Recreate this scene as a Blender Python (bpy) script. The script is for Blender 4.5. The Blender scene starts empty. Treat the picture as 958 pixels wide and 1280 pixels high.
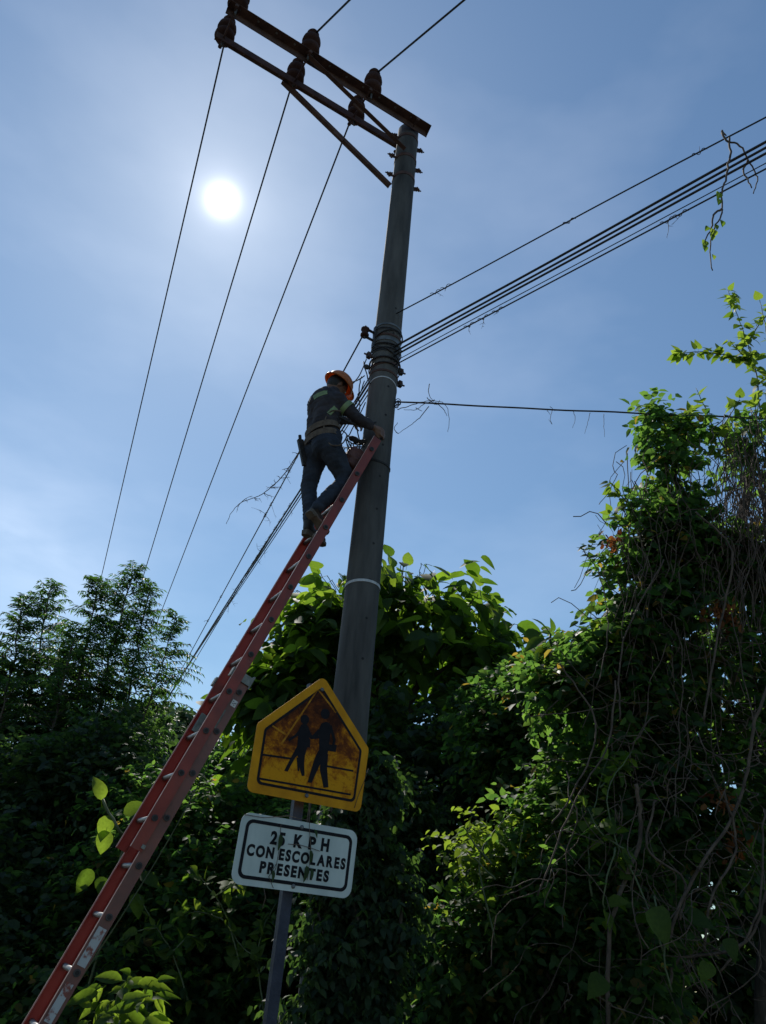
import bpy, bmesh, math, random
import numpy as np
from mathutils import Vector, Matrix
from math import radians, sin, cos, pi

random.seed(7)
rng = np.random.default_rng(7)
SC = bpy.context.scene
COL = SC.collection

# ------------------------------------------------------------------ camera
FPX, W0, H0 = 980.0, 958.0, 1280.0
CAM_H = 1.6
cam_data = bpy.data.cameras.new('camera')
cam = bpy.data.objects.new('camera', cam_data)
COL.objects.link(cam)
cam_data.sensor_fit = 'VERTICAL'
cam_data.sensor_height = 24.0
cam_data.lens = FPX / H0 * 24.0
cam_data.clip_start = 0.05
cam_data.clip_end = 4000
CAM_M = Matrix.Translation((0, 0, CAM_H)) @ Matrix.Rotation(radians(120), 4, 'X') @ Matrix.Rotation(radians(5.2), 4, 'Z')
cam.matrix_world = CAM_M
SC.camera = cam
R3 = CAM_M.to_3x3()


def at(px, py, Y):
    """the place seen at photograph pixel (px, py), Y metres ahead"""
    v = R3 @ Vector(((px - 479.0) / FPX, -(py - 640.0) / FPX, -1.0))
    return Vector((0, 0, CAM_H)) + v * (Y / v.y)


# ------------------------------------------------------------------ light
SUN_DIR = (R3 @ Vector(((278 - 479.0) / FPX, -(250 - 640.0) / FPX, -1.0))).normalized()
SUN_EL = math.asin(SUN_DIR.z)
SUN_AZ = math.atan2(SUN_DIR.x, SUN_DIR.y)
world = bpy.data.worlds.new('World')
SC.world = world
world.use_nodes = True
wn, wl = world.node_tree.nodes, world.node_tree.links
wn.clear()
w_out = wn.new('ShaderNodeOutputWorld')
w_bg = wn.new('ShaderNodeBackground')
w_sky = wn.new('ShaderNodeTexSky')
w_sky.sky_type = 'NISHITA'
w_sky.sun_disc = False
w_sky.sun_elevation = SUN_EL
w_sky.sun_rotation = SUN_AZ
w_sky.air_density = 1.3
w_sky.dust_density = 0.25
w_sky.ozone_density = 3.0
w_bg.inputs['Strength'].default_value = 0.085
w_geo = wn.new('ShaderNodeTexCoord')


def wmath(op, a, b=None, vec=False):
    n = wn.new('ShaderNodeVectorMath' if vec else 'ShaderNodeMath')
    n.operation = op
    for i, x in enumerate((a, b)):
        if x is None:
            continue
        if isinstance(x, (int, float, tuple)):
            n.inputs[i].default_value = x
        else:
            wl.new(x, n.inputs[i])
    return n


w_dot = wmath('DOT_PRODUCT', w_geo.outputs['Generated'], tuple(SUN_DIR), True)
w_ang = wmath('ARCCOSINE', wmath('MINIMUM', w_dot.outputs['Value'], 0.999999).outputs[0])
# sun glow put into the sky colour: camera bloom plus aureole
w_core = wmath('EXPONENT', wmath('DIVIDE', w_ang.outputs[0], -0.0065).outputs[0])
w_mid = wmath('EXPONENT', wmath('DIVIDE', w_ang.outputs[0], -0.05).outputs[0])
w_wide = wmath('EXPONENT', wmath('DIVIDE', w_ang.outputs[0], -0.22).outputs[0])
w_sum = wmath('ADD', wmath('ADD', wmath('MULTIPLY', w_core.outputs[0], 75.0).outputs[0],
                           wmath('MULTIPLY', w_mid.outputs[0], 3.0).outputs[0]).outputs[0],
              wmath('MULTIPLY', w_wide.outputs[0], 0.2).outputs[0])
w_mul = wn.new('ShaderNodeVectorMath')
w_mul.operation = 'SCALE'
w_mul.inputs[0].default_value = (1.0, 0.97, 0.93)
wl.new(w_sum.outputs[0], w_mul.inputs['Scale'])
# thin cirrus haze low in the sky
w_noise = wn.new('ShaderNodeTexNoise')
w_noise.inputs['Scale'].default_value = 2.2
w_noise.inputs['Detail'].default_value = 5
w_noise.inputs['Roughness'].default_value = 0.55
w_map = wn.new('ShaderNodeMapping')
w_map.inputs['Scale'].default_value = (1, 1, 2.4)
w_map.inputs['Location'].default_value = (0.35, 0.1, 0.2)
wl.new(w_geo.outputs['Generated'], w_map.inputs[0])
wl.new(w_map.outputs[0], w_noise.inputs['Vector'])
w_ramp = wn.new('ShaderNodeValToRGB')
w_ramp.color_ramp.elements[0].position = 0.5
w_ramp.color_ramp.elements[0].color = (0, 0, 0, 1)
w_ramp.color_ramp.elements[1].position = 0.85
w_ramp.color_ramp.elements[1].color = (1.3, 1.25, 1.2, 1)
wl.new(w_noise.outputs[0], w_ramp.inputs[0])
w_tint = wn.new('ShaderNodeMix')
w_tint.data_type = 'RGBA'
w_tint.blend_type = 'MULTIPLY'
w_tint.inputs[0].default_value = 1.0
wl.new(w_sky.outputs[0], w_tint.inputs[6])
w_tint.inputs[7].default_value = (0.85, 0.98, 1.02, 1)
w_add = wmath('ADD', w_tint.outputs[2], w_mul.outputs[0], True)
CLOUD_DIR = (R3 @ Vector(((20 - 479.0) / FPX, -(690 - 640.0) / FPX, -1.0))).normalized()
w_cd = wmath('DOT_PRODUCT', w_geo.outputs['Generated'], tuple(CLOUD_DIR), True)
w_ca = wmath('ARCCOSINE', wmath('MINIMUM', w_cd.outputs['Value'], 0.999999).outputs[0])
w_cm = wmath('EXPONENT', wmath('MULTIPLY', wmath('POWER', wmath('DIVIDE', w_ca.outputs[0], 0.13).outputs[0], 2.0).outputs[0], -1.0).outputs[0])
w_n2 = wn.new('ShaderNodeTexNoise')
w_n2.inputs['Scale'].default_value = 7.0
w_n2.inputs['Detail'].default_value = 7
w_n2.inputs['Distortion'].default_value = 0.4
wl.new(w_map.outputs[0], w_n2.inputs['Vector'])
w_cl = wmath('MULTIPLY', w_cm.outputs[0], wmath('MULTIPLY', w_n2.outputs[0], 4.6).outputs[0])
w_cs = wn.new('ShaderNodeVectorMath')
w_cs.operation = 'SCALE'
w_cs.inputs[0].default_value = (1.0, 0.93, 0.86)
wl.new(w_cl.outputs[0], w_cs.inputs['Scale'])
w_ad3 = wmath('ADD', w_add.outputs[0], w_cs.outputs[0], True)
w_add2 = wmath('ADD', w_ad3.outputs[0], w_ramp.outputs[0], True)
wl.new(w_add2.outputs[0], w_bg.inputs['Color'])
wl.new(w_bg.outputs[0], w_out.inputs['Surface'])

sun_data = bpy.data.lights.new('sun', 'SUN')
sun_data.energy = 4.2
sun_data.angle = radians(0.53)
sun_data.color = (1.0, 0.95, 0.87)
sun = bpy.data.objects.new('sun', sun_data)
COL.objects.link(sun)
sun.rotation_euler = SUN_DIR.to_track_quat('Z', 'Y').to_euler()
sun.location = (0, 0, 20)

SC.view_settings.view_transform = 'Standard'
SC.view_settings.look = 'None'
SC.view_settings.exposure = 0.22
SC.view_settings.gamma = 1.0
SC.render.engine = 'CYCLES'
SC.cycles.max_bounces = 8
SC.cycles.transparent_max_bounces = 8
SC.cycles.use_denoising = True

# ------------------------------------------------------------------ frames of the place
TH = radians(28.5)
A = Vector((cos(TH), sin(TH), 0))            # across the road, the way the crossarm points
B = Vector((-sin(TH), cos(TH), 0))           # along the road
UP = Vector((0, 0, 1))
POLE = Vector((-0.11, 5.83, 0))


def pab(a, b, z):
    return POLE + A * a + B * b + UP * z


# ------------------------------------------------------------------ materials
def new_mat(name):
    m = bpy.data.materials.new(name)
    m.use_nodes = True
    nt = m.node_tree
    return m, nt, nt.nodes, nt.links, nt.nodes['Principled BSDF']


def noise_mat(name, c1, c2, scale=6, rough=0.6, bump=0.3, metal=0, detail=6, dist=0.0, stretch=(1, 1, 1), lo=0.35, hi=0.65, spec=0.5, c3=None, p3=0.8):
    m, nt, N, L, bs = new_mat(name)
    tc = N.new('ShaderNodeTexCoord')
    mp = N.new('ShaderNodeMapping')
    mp.inputs['Scale'].default_value = stretch
    L.new(tc.outputs['Object'], mp.inputs[0])
    no = N.new('ShaderNodeTexNoise')
    no.inputs['Scale'].default_value = scale
    no.inputs['Detail'].default_value = detail
    no.inputs['Roughness'].default_value = 0.6
    no.inputs['Distortion'].default_value = dist
    L.new(mp.outputs[0], no.inputs['Vector'])
    r = N.new('ShaderNodeValToRGB')
    e = r.color_ramp.elements
    e[0].position, e[0].color = lo, (*c1, 1)
    e[1].position, e[1].color = hi, (*c2, 1)
    if c3:
        x = e.new(p3)
        x.color = (*c3, 1)
    L.new(no.outputs[0], r.inputs[0])
    L.new(r.outputs[0], bs.inputs['Base Color'])
    bs.inputs['Roughness'].default_value = rough
    bs.inputs['Metallic'].default_value = metal
    bs.inputs['Specular IOR Level'].default_value = spec
    if bump:
        n2 = N.new('ShaderNodeTexNoise')
        n2.inputs['Scale'].default_value = scale * 7
        n2.inputs['Detail'].default_value = 4
        L.new(mp.outputs[0], n2.inputs['Vector'])
        b = N.new('ShaderNodeBump')
        b.inputs['Strength'].default_value = bump
        b.inputs['Distance'].default_value = 0.01
        L.new(n2.outputs[0], b.inputs['Height'])
        L.new(b.outputs[0], bs.inputs['Normal'])
    return m


def leaf_mat(name, dark, light, trans, tmix=0.42, rough=0.58, odd=None, hue_obj=False, spec=0.18):
    """leaf blades: reflect a dark green, let a yellower green through"""
    m, nt, N, L, bs = new_mat(name)
    geo = N.new('ShaderNodeNewGeometry')
    if hue_obj:
        oi = N.new('ShaderNodeObjectInfo')
        src = oi.outputs['Random']
    else:
        src = geo.outputs['Random Per Island']
    r = N.new('ShaderNodeValToRGB')
    e = r.color_ramp.elements
    e[0].position, e[0].color = 0.0, (*dark, 1)
    e[1].position, e[1].color = 0.93, (*light, 1)
    if odd:
        e[1].position = 0.95
        x = e.new(0.965)
        x.color = (*odd, 1)
    L.new(src, r.inputs[0])
    # mottling on the blade
    tc = N.new('ShaderNodeTexCoord')
    no = N.new('ShaderNodeTexNoise')
    no.inputs['Scale'].default_value = 9
    no.inputs['Detail'].default_value = 5
    L.new(tc.outputs['Object'], no.inputs['Vector'])
    hs = N.new('ShaderNodeHueSaturation')
    mr = N.new('ShaderNodeMapRange')
    mr.inputs[3].default_value = 0.6
    mr.inputs[4].default_value = 1.4
    L.new(no.outputs[0], mr.inputs[0])
    L.new(mr.outputs[0], hs.inputs['Value'])
    L.new(r.outputs[0], hs.inputs['Color'])
    L.new(hs.outputs[0], bs.inputs['Base Color'])
    bs.inputs['Roughness'].default_value = rough
    bs.inputs['Specular IOR Level'].default_value = spec
    tr = N.new('ShaderNodeBsdfTranslucent')
    mx = N.new('ShaderNodeMix')
    mx.data_type = 'RGBA'
    mx.blend_type = 'MULTIPLY'
    mx.inputs[0].default_value = 1.0
    L.new(hs.outputs[0], mx.inputs[6])
    mx.inputs[7].default_value = (*trans, 1)
    L.new(mx.outputs[2], tr.inputs['Color'])
    ms = N.new('ShaderNodeMixShader')
    ms.inputs[0].default_value = tmix
    L.new(bs.outputs[0], ms.inputs[1])
    L.new(tr.outputs[0], ms.inputs[2])
    L.new(ms.outputs[0], N['Material Output'].inputs['Surface'])
    return m


M = {}
M['concrete'] = noise_mat('pole_concrete', (0.020, 0.022, 0.022), (0.125, 0.122, 0.114), 5.0, 0.9, 0.6, stretch=(1, 1, 0.16), detail=12, lo=0.3, hi=0.66, c3=(0.055, 0.048, 0.042), p3=0.9)
M['rust'] = noise_mat('rusty_steel', (0.06, 0.034, 0.030), (0.13, 0.072, 0.056), 9, 0.8, 0.3, metal=0.2)
M['steel'] = noise_mat('galvanised_steel', (0.10, 0.11, 0.115), (0.2, 0.21, 0.21), 14, 0.55, 0.2, metal=0.5)
M['dark_steel'] = noise_mat('dark_steel', (0.03, 0.032, 0.035), (0.08, 0.08, 0.08), 14, 0.6, 0.2, metal=0.4)
M['porcelain'] = noise_mat('brown_porcelain', (0.045, 0.025, 0.022), (0.075, 0.04, 0.032), 8, 0.85, 0.0, spec=0.08)
M['cable'] = noise_mat('black_cable', (0.012, 0.012, 0.014), (0.03, 0.03, 0.032), 20, 0.55, 0.0)
M['strap'] = noise_mat('grey_white_strap', (0.4, 0.42, 0.44), (0.6, 0.62, 0.63), 20, 0.5, 0.1)
M['aluminium'] = noise_mat('worn_aluminium', (0.2, 0.2, 0.195), (0.36, 0.36, 0.35), 18, 0.5, 0.15, metal=0.7)
M['alu_dull'] = noise_mat('dull_aluminium', (0.12, 0.14, 0.13), (0.24, 0.26, 0.24), 18, 0.6, 0.15, metal=0.4)
M['black_rubber'] = noise_mat('black_rubber', (0.012, 0.012, 0.012), (0.03, 0.03, 0.03), 18, 0.8, 0.2)
M['sign_yellow'] = noise_mat('weathered_sign_yellow', (0.46, 0.19, 0.004), (0.68, 0.31, 0.006), 7, 0.6, 0.1, lo=0.3, hi=0.6, spec=0.2)
M['sign_white'] = noise_mat('weathered_sign_white', (0.42, 0.50, 0.48), (0.58, 0.66, 0.63), 5, 0.45, 0.1, stretch=(1, 1, 0.4))
M['sign_black'] = noise_mat('sign_black_print', (0.008, 0.009, 0.012), (0.014, 0.014, 0.018), 20, 0.7, 0.0, spec=0.15)
M['post_paint'] = noise_mat('blue_grey_post_paint', (0.012, 0.017, 0.034), (0.03, 0.037, 0.062), 12, 0.5, 0.25, metal=0.3)
M['bark'] = noise_mat('bark', (0.04, 0.032, 0.024), (0.11, 0.09, 0.065), 12, 0.9, 0.6, stretch=(1, 1, 0.3))
M['green_stem'] = noise_mat('green_stem', (0.05, 0.075, 0.03), (0.10, 0.13, 0.05), 10, 0.6, 0.2)
M['dry_vine'] = noise_mat('dry_vine', (0.05, 0.035, 0.026), (0.14, 0.10, 0.07), 9, 0.85, 0.3)
M['dirt'] = noise_mat('soil', (0.03, 0.024, 0.016), (0.08, 0.065, 0.045), 3, 0.95, 0.6)
M['asphalt'] = noise_mat('asphalt', (0.035, 0.036, 0.038), (0.065, 0.065, 0.067), 30, 0.9, 0.5)
M['road_paint'] = noise_mat('worn_road_paint', (0.35, 0.33, 0.28), (0.7, 0.69, 0.65), 30, 0.7, 0.2)
M['kerb'] = noise_mat('kerb_concrete', (0.18, 0.18, 0.17), (0.32, 0.31, 0.29), 12, 0.9, 0.4)
M['shirt'] = noise_mat('dark_work_shirt', (0.022, 0.02, 0.026), (0.05, 0.045, 0.052), 10, 0.9, 0.35)
M['jeans'] = noise_mat('dark_blue_denim', (0.012, 0.017, 0.028), (0.032, 0.042, 0.062), 10, 0.92, 0.35)
M['skin'] = noise_mat('brown_skin', (0.13, 0.065, 0.04), (0.19, 0.10, 0.065), 12, 0.55, 0.1)
M['hair'] = noise_mat('black_hair', (0.008, 0.007, 0.006), (0.02, 0.017, 0.014), 30, 0.6, 0.3)
M['glove'] = noise_mat('brown_glove', (0.045, 0.03, 0.022), (0.09, 0.06, 0.045), 15, 0.85, 0.2)
M['reflective'] = noise_mat('green_reflective_tape', (0.14, 0.21, 0.09), (0.22, 0.31, 0.13), 20, 0.4, 0.1)
M['webbing'] = noise_mat('tan_webbing', (0.085, 0.065, 0.05), (0.16, 0.125, 0.095), 25, 0.9, 0.3)
M['boot'] = noise_mat('black_boot', (0.015, 0.013, 0.012), (0.04, 0.035, 0.03), 15, 0.6, 0.2)
M['sole'] = noise_mat('tan_boot_sole', (0.08, 0.065, 0.05), (0.16, 0.13, 0.10), 15, 0.8, 0.3)
M['leather'] = noise_mat('red_brown_leather', (0.07, 0.022, 0.016), (0.14, 0.05, 0.035), 10, 0.6, 0.3)


def translucent_mat(name, c1, c2, tcol, mix, scale=6, rough=0.45, stretch=(1, 1, 1)):
    m = noise_mat(name, c1, c2, scale, rough, 0.15, stretch=stretch)
    N, L = m.node_tree.nodes, m.node_tree.links
    tr = N.new('ShaderNodeBsdfTranslucent')
    tr.inputs['Color'].default_value = (*tcol, 1)
    ms = N.new('ShaderNodeMixShader')
    ms.inputs[0].default_value = mix
    L.new(N['Principled BSDF'].outputs[0], ms.inputs[1])
    L.new(tr.outputs[0], ms.inputs[2])
    L.new(ms.outputs[0], N['Material Output'].inputs['Surface'])
    return m


M['fibreglass'] = translucent_mat('red_fibreglass', (0.25, 0.034, 0.024), (0.34, 0.055, 0.036), (0.5, 0.035, 0.02), 0.22, 5)
M['fibreglass_dusty'] = translucent_mat('dusty_red_fibreglass', (0.15, 0.075, 0.065), (0.23, 0.09, 0.075), (0.3, 0.05, 0.04), 0.08, 7)
M['fibreglass_fly'] = translucent_mat('faded_red_fibreglass', (0.20, 0.042, 0.035), (0.29, 0.06, 0.045), (0.5, 0.045, 0.03), 0.16, 7)
M['helmet'] = translucent_mat('orange_hard_hat', (0.42, 0.13, 0.03), (0.52, 0.17, 0.04), (1.0, 0.33, 0.02), 0.22, 3, 0.35)
M['edge'] = noise_mat('pale_edge_highlight', (0.42, 0.22, 0.17), (0.6, 0.42, 0.36), 12, 0.4, 0.0)

# rusty stained face of the warning sign
m, nt, N, L, bs = new_mat('rust_stained_sign_face')
tc = N.new('ShaderNodeTexCoord')
mp = N.new('ShaderNodeMapping')
mp.inputs['Scale'].default_value = (1, 1, 1)
L.new(tc.outputs['Object'], mp.inputs[0])
n1 = N.new('ShaderNodeTexNoise'); n1.inputs['Scale'].default_value = 7; n1.inputs['Detail'].default_value = 9; n1.inputs['Roughness'].default_value = 0.72; n1.inputs['Distortion'].default_value = 0.6
n2 = N.new('ShaderNodeTexNoise'); n2.inputs['Scale'].default_value = 28; n2.inputs['Detail'].default_value = 6; n2.inputs['Roughness'].default_value = 0.8
L.new(mp.outputs[0], n1.inputs['Vector']); L.new(mp.outputs[0], n2.inputs['Vector'])
sep = N.new('ShaderNodeSeparateXYZ'); L.new(tc.outputs['Object'], sep.inputs[0])
mr = N.new('ShaderNodeMapRange')
mr.inputs[1].default_value = 0.12; mr.inputs[2].default_value = 0.42; mr.inputs[3].default_value = -0.07; mr.inputs[4].default_value = 0.14
L.new(sep.outputs['Z'], mr.inputs[0])
ad = N.new('ShaderNodeMath'); ad.operation = 'ADD'
L.new(n1.outputs[0], ad.inputs[0]); L.new(mr.outputs[0], ad.inputs[1])
ad2 = N.new('ShaderNodeMath'); ad2.operation = 'MULTIPLY_ADD'
ad2.inputs[1].default_value = 0.5
L.new(n2.outputs[0], ad2.inputs[0]); L.new(ad.outputs[0], ad2.inputs[2])
r = N.new('ShaderNodeValToRGB')
e = r.color_ramp.elements
e[0].position, e[0].color = 0.62, (0.62, 0.28, 0.008, 1)
e[1].position, e[1].color = 0.95, (0.045, 0.012, 0.005, 1)
x = e.new(0.72); x.color = (0.38, 0.125, 0.005, 1)
x = e.new(0.80); x.color = (0.16, 0.042, 0.006, 1)
L.new(ad2.outputs[0], r.inputs[0]); L.new(r.outputs[0], bs.inputs['Base Color'])
bs.inputs['Roughness'].default_value = 0.7
bs.inputs['Specular IOR Level'].default_value = 0.15
M['sign_face'] = m

# peeling white labels on the ladder
M['peeling'] = noise_mat('peeling_white_label', (0.22, 0.06, 0.045), (0.42, 0.46, 0.48), 16, 0.5, 0.1, detail=8, lo=0.42, hi=0.5)
M['label_white'] = noise_mat('white_label', (0.4, 0.42, 0.42), (0.6, 0.62, 0.62), 30, 0.5, 0.0)

M['leaf_small'] = leaf_mat('small_vine_leaf', (0.014, 0.038, 0.015), (0.045, 0.085, 0.028), (5.8, 5.6, 2.2), 0.5, odd=(0.09, 0.065, 0.022))
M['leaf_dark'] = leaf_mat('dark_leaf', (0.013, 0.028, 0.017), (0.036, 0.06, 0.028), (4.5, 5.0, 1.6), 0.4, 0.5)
M['leaf_bamboo'] = leaf_mat('feathery_leaf', (0.016, 0.04, 0.02), (0.045, 0.085, 0.034), (3.2, 3.6, 1.2), 0.4, 0.5)
M['leaf_broad'] = leaf_mat('broad_leaf', (0.02, 0.045, 0.011), (0.055, 0.092, 0.024), (6.6, 5.8, 1.7), 0.55, hue_obj=True)
M['leaf_broad_mass'] = leaf_mat('broad_leaf_mass', (0.018, 0.04, 0.012), (0.045, 0.08, 0.022), (6.5, 6.0, 1.3), 0.5)
M['leaf_fresh_sunlit'] = leaf_mat('fresh_sunlit_leaf', (0.035, 0.07, 0.014), (0.08, 0.125, 0.03), (4.6, 4.1, 1.5), 0.55, hue_obj=True)  # brighter green: sunlight on the leaf sprays is put into the colour
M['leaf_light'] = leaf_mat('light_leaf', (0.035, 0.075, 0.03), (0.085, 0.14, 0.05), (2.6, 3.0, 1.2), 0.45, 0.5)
M['leaf_far'] = leaf_mat('far_leaf', (0.03, 0.06, 0.035), (0.07, 0.11, 0.055), (1.4, 1.5, 0.9), 0.3, 0.55)
M['leaf_dry'] = leaf_mat('dry_leaf', (0.12, 0.05, 0.02), (0.28, 0.12, 0.04), (1.4, 1.0, 0.7), 0.35, 0.7)


# ------------------------------------------------------------------ object helpers
def tag(o, label=None, cat=None, group=None, kind=None):
    if label: o['label'] = label
    if cat: o['category'] = cat
    if group: o['group'] = group
    if kind: o['kind'] = kind
    return o


def empty(name, loc, label=None, cat=None, group=None):
    o = bpy.data.objects.new(name, None)
    o.empty_display_size = 0.1
    COL.objects.link(o)
    o.location = loc
    return tag(o, label, cat, group)


def root_loc(o):
    l = Vector((0, 0, 0))
    while o is not None:
        l = l + o.location
        o = o.parent
    return l


def link_mesh(name, me, mat, parent=None, origin=None, kind=None):
    o = bpy.data.objects.new(name, me)
    if mat is not None and not me.materials:
        me.materials.append(mat)
    COL.objects.link(o)
    if parent is not None:
        o.parent = parent
    if kind: o['kind'] = kind
    return o


class MB:
    """collects shapes in world coordinates, then links them as one mesh object"""
    def __init__(s):
        s.v, s.f = [], []

    def add(s, vs, fs):
        k = len(s.v)
        s.v += [Vector(p) for p in vs]
        s.f += [tuple(i + k for i in f) for f in fs]
        return s

    def box(s, c, ax, h, bev=0.0):
        """oriented box: centre, three unit axes, half sizes; bev chamfers the long edges"""
        c = Vector(c)
        X, Y, Z = ax
        hx, hy, hz = h
        if bev:
            pr = [(-hx + bev, -hy), (hx - bev, -hy), (hx, -hy + bev), (hx, hy - bev), (hx - bev, hy), (-hx + bev, hy), (-hx, hy - bev), (-hx, -hy + bev)]
        else:
            pr = [(-hx, -hy), (hx, -hy), (hx, hy), (-hx, hy)]
        n = len(pr)
        vs = [c + X * a + Y * b + Z * z for z in (-hz, hz) for a, b in pr]
        fs = [tuple(reversed(range(n))), tuple(range(n, 2 * n))] + [(i, (i + 1) % n, n + (i + 1) % n, n + i) for i in range(n)]
        return s.add(vs, fs)

    def bar(s, p, q, w, h, up=UP):
        p, q = Vector(p), Vector(q)
        Z = (q - p).normalized()
        X = Z.cross(up).normalized()
        Y = Z.cross(X)
        return s.box((p + q) / 2, (X, Y, Z), (w / 2, h / 2, (q - p).length / 2), min(w, h) * 0.08)

    def prism(s, prof, origin, X, Y, Z, length):
        """extrude a 2-D outline (in X, Y) along Z"""
        n = len(prof)
        o = Vector(origin)
        vs = [o + X * a + Y * b + Z * z for z in (0, length) for a, b in prof]
        fs = [tuple(reversed(range(n))), tuple(range(n, 2 * n))] + [(i, (i + 1) % n, n + (i + 1) % n, n + i) for i in range(n)]
        return s.add(vs, fs)

    def tube(s, pts, r, n=6, cap=True, closed=False):
        pts = [Vector(p) for p in pts]
        m = len(pts)
        rs = r if isinstance(r, (list, tuple)) else [r] * m
        k = len(s.v)
        prev = None
        for i, p in enumerate(pts):
            if closed:
                t = pts[(i + 1) % m] - pts[i - 1]
            else:
                t = pts[min(i + 1, m - 1)] - pts[max(i - 1, 0)]
            t = t.normalized() if t.length > 1e-9 else Vector((0, 0, 1))
            if prev is None:
                a = t.orthogonal().normalized()
            else:
                a = prev - t * prev.dot(t)
                a = a.normalized() if a.length > 1e-6 else t.orthogonal().normalized()
            prev = a
            b = t.cross(a)
            for j in range(n):
                w = 2 * pi * j / n
                s.v.append(p + (a * cos(w) + b * sin(w)) * rs[i])
        rows = m if closed else m - 1
        for i in range(rows):
            for j in range(n):
                i2 = (i + 1) % m
                s.f.append((k + i * n + j, k + i * n + (j + 1) % n, k + i2 * n + (j + 1) % n, k + i2 * n + j))
        if cap and not closed:
            s.f.append(tuple(k + j for j in reversed(range(n))))
            s.f.append(tuple(k + (m - 1) * n + j for j in range(n)))
        return s

    def lathe(s, prof, base, ax=UP, n=20):
        """prof: (radius, height) pairs round axis ax"""
        base, ax = Vector(base), Vector(ax).normalized()
        a = ax.orthogonal().normalized()
        b = ax.cross(a)
        k = len(s.v)
        for r_, h_ in prof:
            for j in range(n):
                w = 2 * pi * j / n
                s.v.append(base + ax * h_ + (a * cos(w) + b * sin(w)) * r_)
        for i in range(len(prof) - 1):
            for j in range(n):
                s.f.append((k + i * n + j, k + i * n + (j + 1) % n, k + (i + 1) * n + (j + 1) % n, k + (i + 1) * n + j))
        s.f.append(tuple(k + j for j in reversed(range(n))))
        s.f.append(tuple(k + (len(prof) - 1) * n + j for j in range(n)))
        return s

    def build(s, name, mat, parent=None, smooth=False, kind=None, origin=None):
        o0 = root_loc(parent) if parent is not None else (Vector(origin) if origin is not None else Vector((0, 0, 0)))
        me = bpy.data.meshes.new(name)
        me.from_pydata([tuple(p - o0) for p in s.v], [], s.f)
        me.update()
        if smooth:
            me.polygons.foreach_set('use_smooth', [True] * len(me.polygons))
        ob = link_mesh(name, me, mat, parent, kind=kind)
        if parent is None and origin is not None:
            ob.location = origin
        return ob


def flip_normals(me):
    bm = bmesh.new(); bm.from_mesh(me)
    bmesh.ops.recalc_face_normals(bm, faces=bm.faces)
    bm.to_mesh(me); bm.free()


def wander(p, q, n, amp, sag=0.0, rnd=random):
    """a line from p to q with smooth random bends"""
    p, q = Vector(p), Vector(q)
    amp = amp * min(1.0, (q - p).length / 0.7)
    waves = [(rnd.uniform(0.4, 1.0) * (k + 1), rnd.uniform(0, 6.3), Vector((rnd.gauss(0, 1), rnd.gauss(0, 1), rnd.gauss(0, 1))) * amp * 1.5 / (k + 1) ** 0.7) for k in range(4)]
    out = []
    for i in range(n + 1):
        t = i / n
        off = Vector((0, 0, 0))
        for f, ph, v in waves:
            off += v * (sin(f * t * 2 * pi + ph) - sin(ph))
        out.append(p.lerp(q, t) + off - UP * sag * 4 * t * (1 - t))
    return out


def spline(P_, per=8, jit=0.0, rnd=random):
    full = []
    for i in range(len(P_) - 1):
        a0, a1 = P_[max(i - 1, 0)], P_[min(i + 2, len(P_) - 1)]
        m1, m2 = (P_[i + 1] - a0) * 0.5, (a1 - P_[i]) * 0.5
        for k in range(per):
            t = k / per
            full.append(P_[i] * (2 * t**3 - 3 * t * t + 1) + m1 * (t**3 - 2 * t * t + t) + P_[i + 1] * (-2 * t**3 + 3 * t * t) + m2 * (t**3 - t * t)
                        + Vector((rnd.gauss(0, 1), rnd.gauss(0, 1), rnd.gauss(0, 1))) * jit)
    full.append(P_[-1])
    return full


# ------------------------------------------------------------------ foliage helpers (numpy)
def norm(a):
    return a / np.maximum(np.linalg.norm(a, axis=-1, keepdims=True), 1e-9)


def outline_leaf(w, stations, fold=0.12, droop=0.25, heart=False):
    """leaf blade along +x of length 1: midrib plus both margins; z is the blade's normal"""
    vs = [(0, 0, 0)]
    left, mid, right = [], [], []
    for t, k in stations:
        zc = -droop * t * t
        mid.append(len(vs)); vs.append((t, 0, zc))
        left.append(len(vs)); vs.append((t - (0.06 if heart else 0), w * k, zc + fold * w * k))
        right.append(len(vs)); vs.append((t - (0.06 if heart else 0), -w * k, zc + fold * w * k))
    tip = len(vs); vs.append((1, 0, -droop))
    fs = [(0, mid[0], left[0]), (0, right[0], mid[0])]
    for i in range(len(mid) - 1):
        fs += [(mid[i], mid[i + 1], left[i + 1], left[i]), (mid[i], right[i], right[i + 1], mid[i + 1])]
    fs += [(mid[-1], tip, left[-1]), (mid[-1], right[-1], tip)]
    return np.array(vs, float), fs


T_DIAMOND = (np.array([(0, 0, 0), (0.45, 0.27, 0.05), (1, 0, -0.16), (0.45, -0.27, 0.05)], float), [(0, 2, 1), (0, 3, 2)])
T_NARROW = (np.array([(0, 0, 0), (0.4, 0.12, 0.02), (1, 0, -0.2), (0.4, -0.12, 0.02)], float), [(0, 2, 1), (0, 3, 2)])
T_OVATE = (np.array([(0, 0, 0), (0.22, 0.26, 0.06), (0.6, 0.27, 0.0), (1, 0, -0.22), (0.6, -0.27, 0.0), (0.22, -0.26, 0.06), (0.45, 0, -0.03)], float),
           [(0, 6, 1), (1, 6, 2), (2, 6, 3), (3, 6, 4), (4, 6, 5), (5, 6, 0)])
T_BROAD = outline_leaf(0.30, [(0.1, 0.62), (0.28, 0.98), (0.5, 1.0), (0.72, 0.72), (0.88, 0.36)], 0.22, 0.30)
T_HEART = outline_leaf(0.42, [(0.12, 0.8), (0.3, 1.0), (0.52, 0.86), (0.75, 0.5), (0.9, 0.2)], 0.15, 0.25, True)


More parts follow.
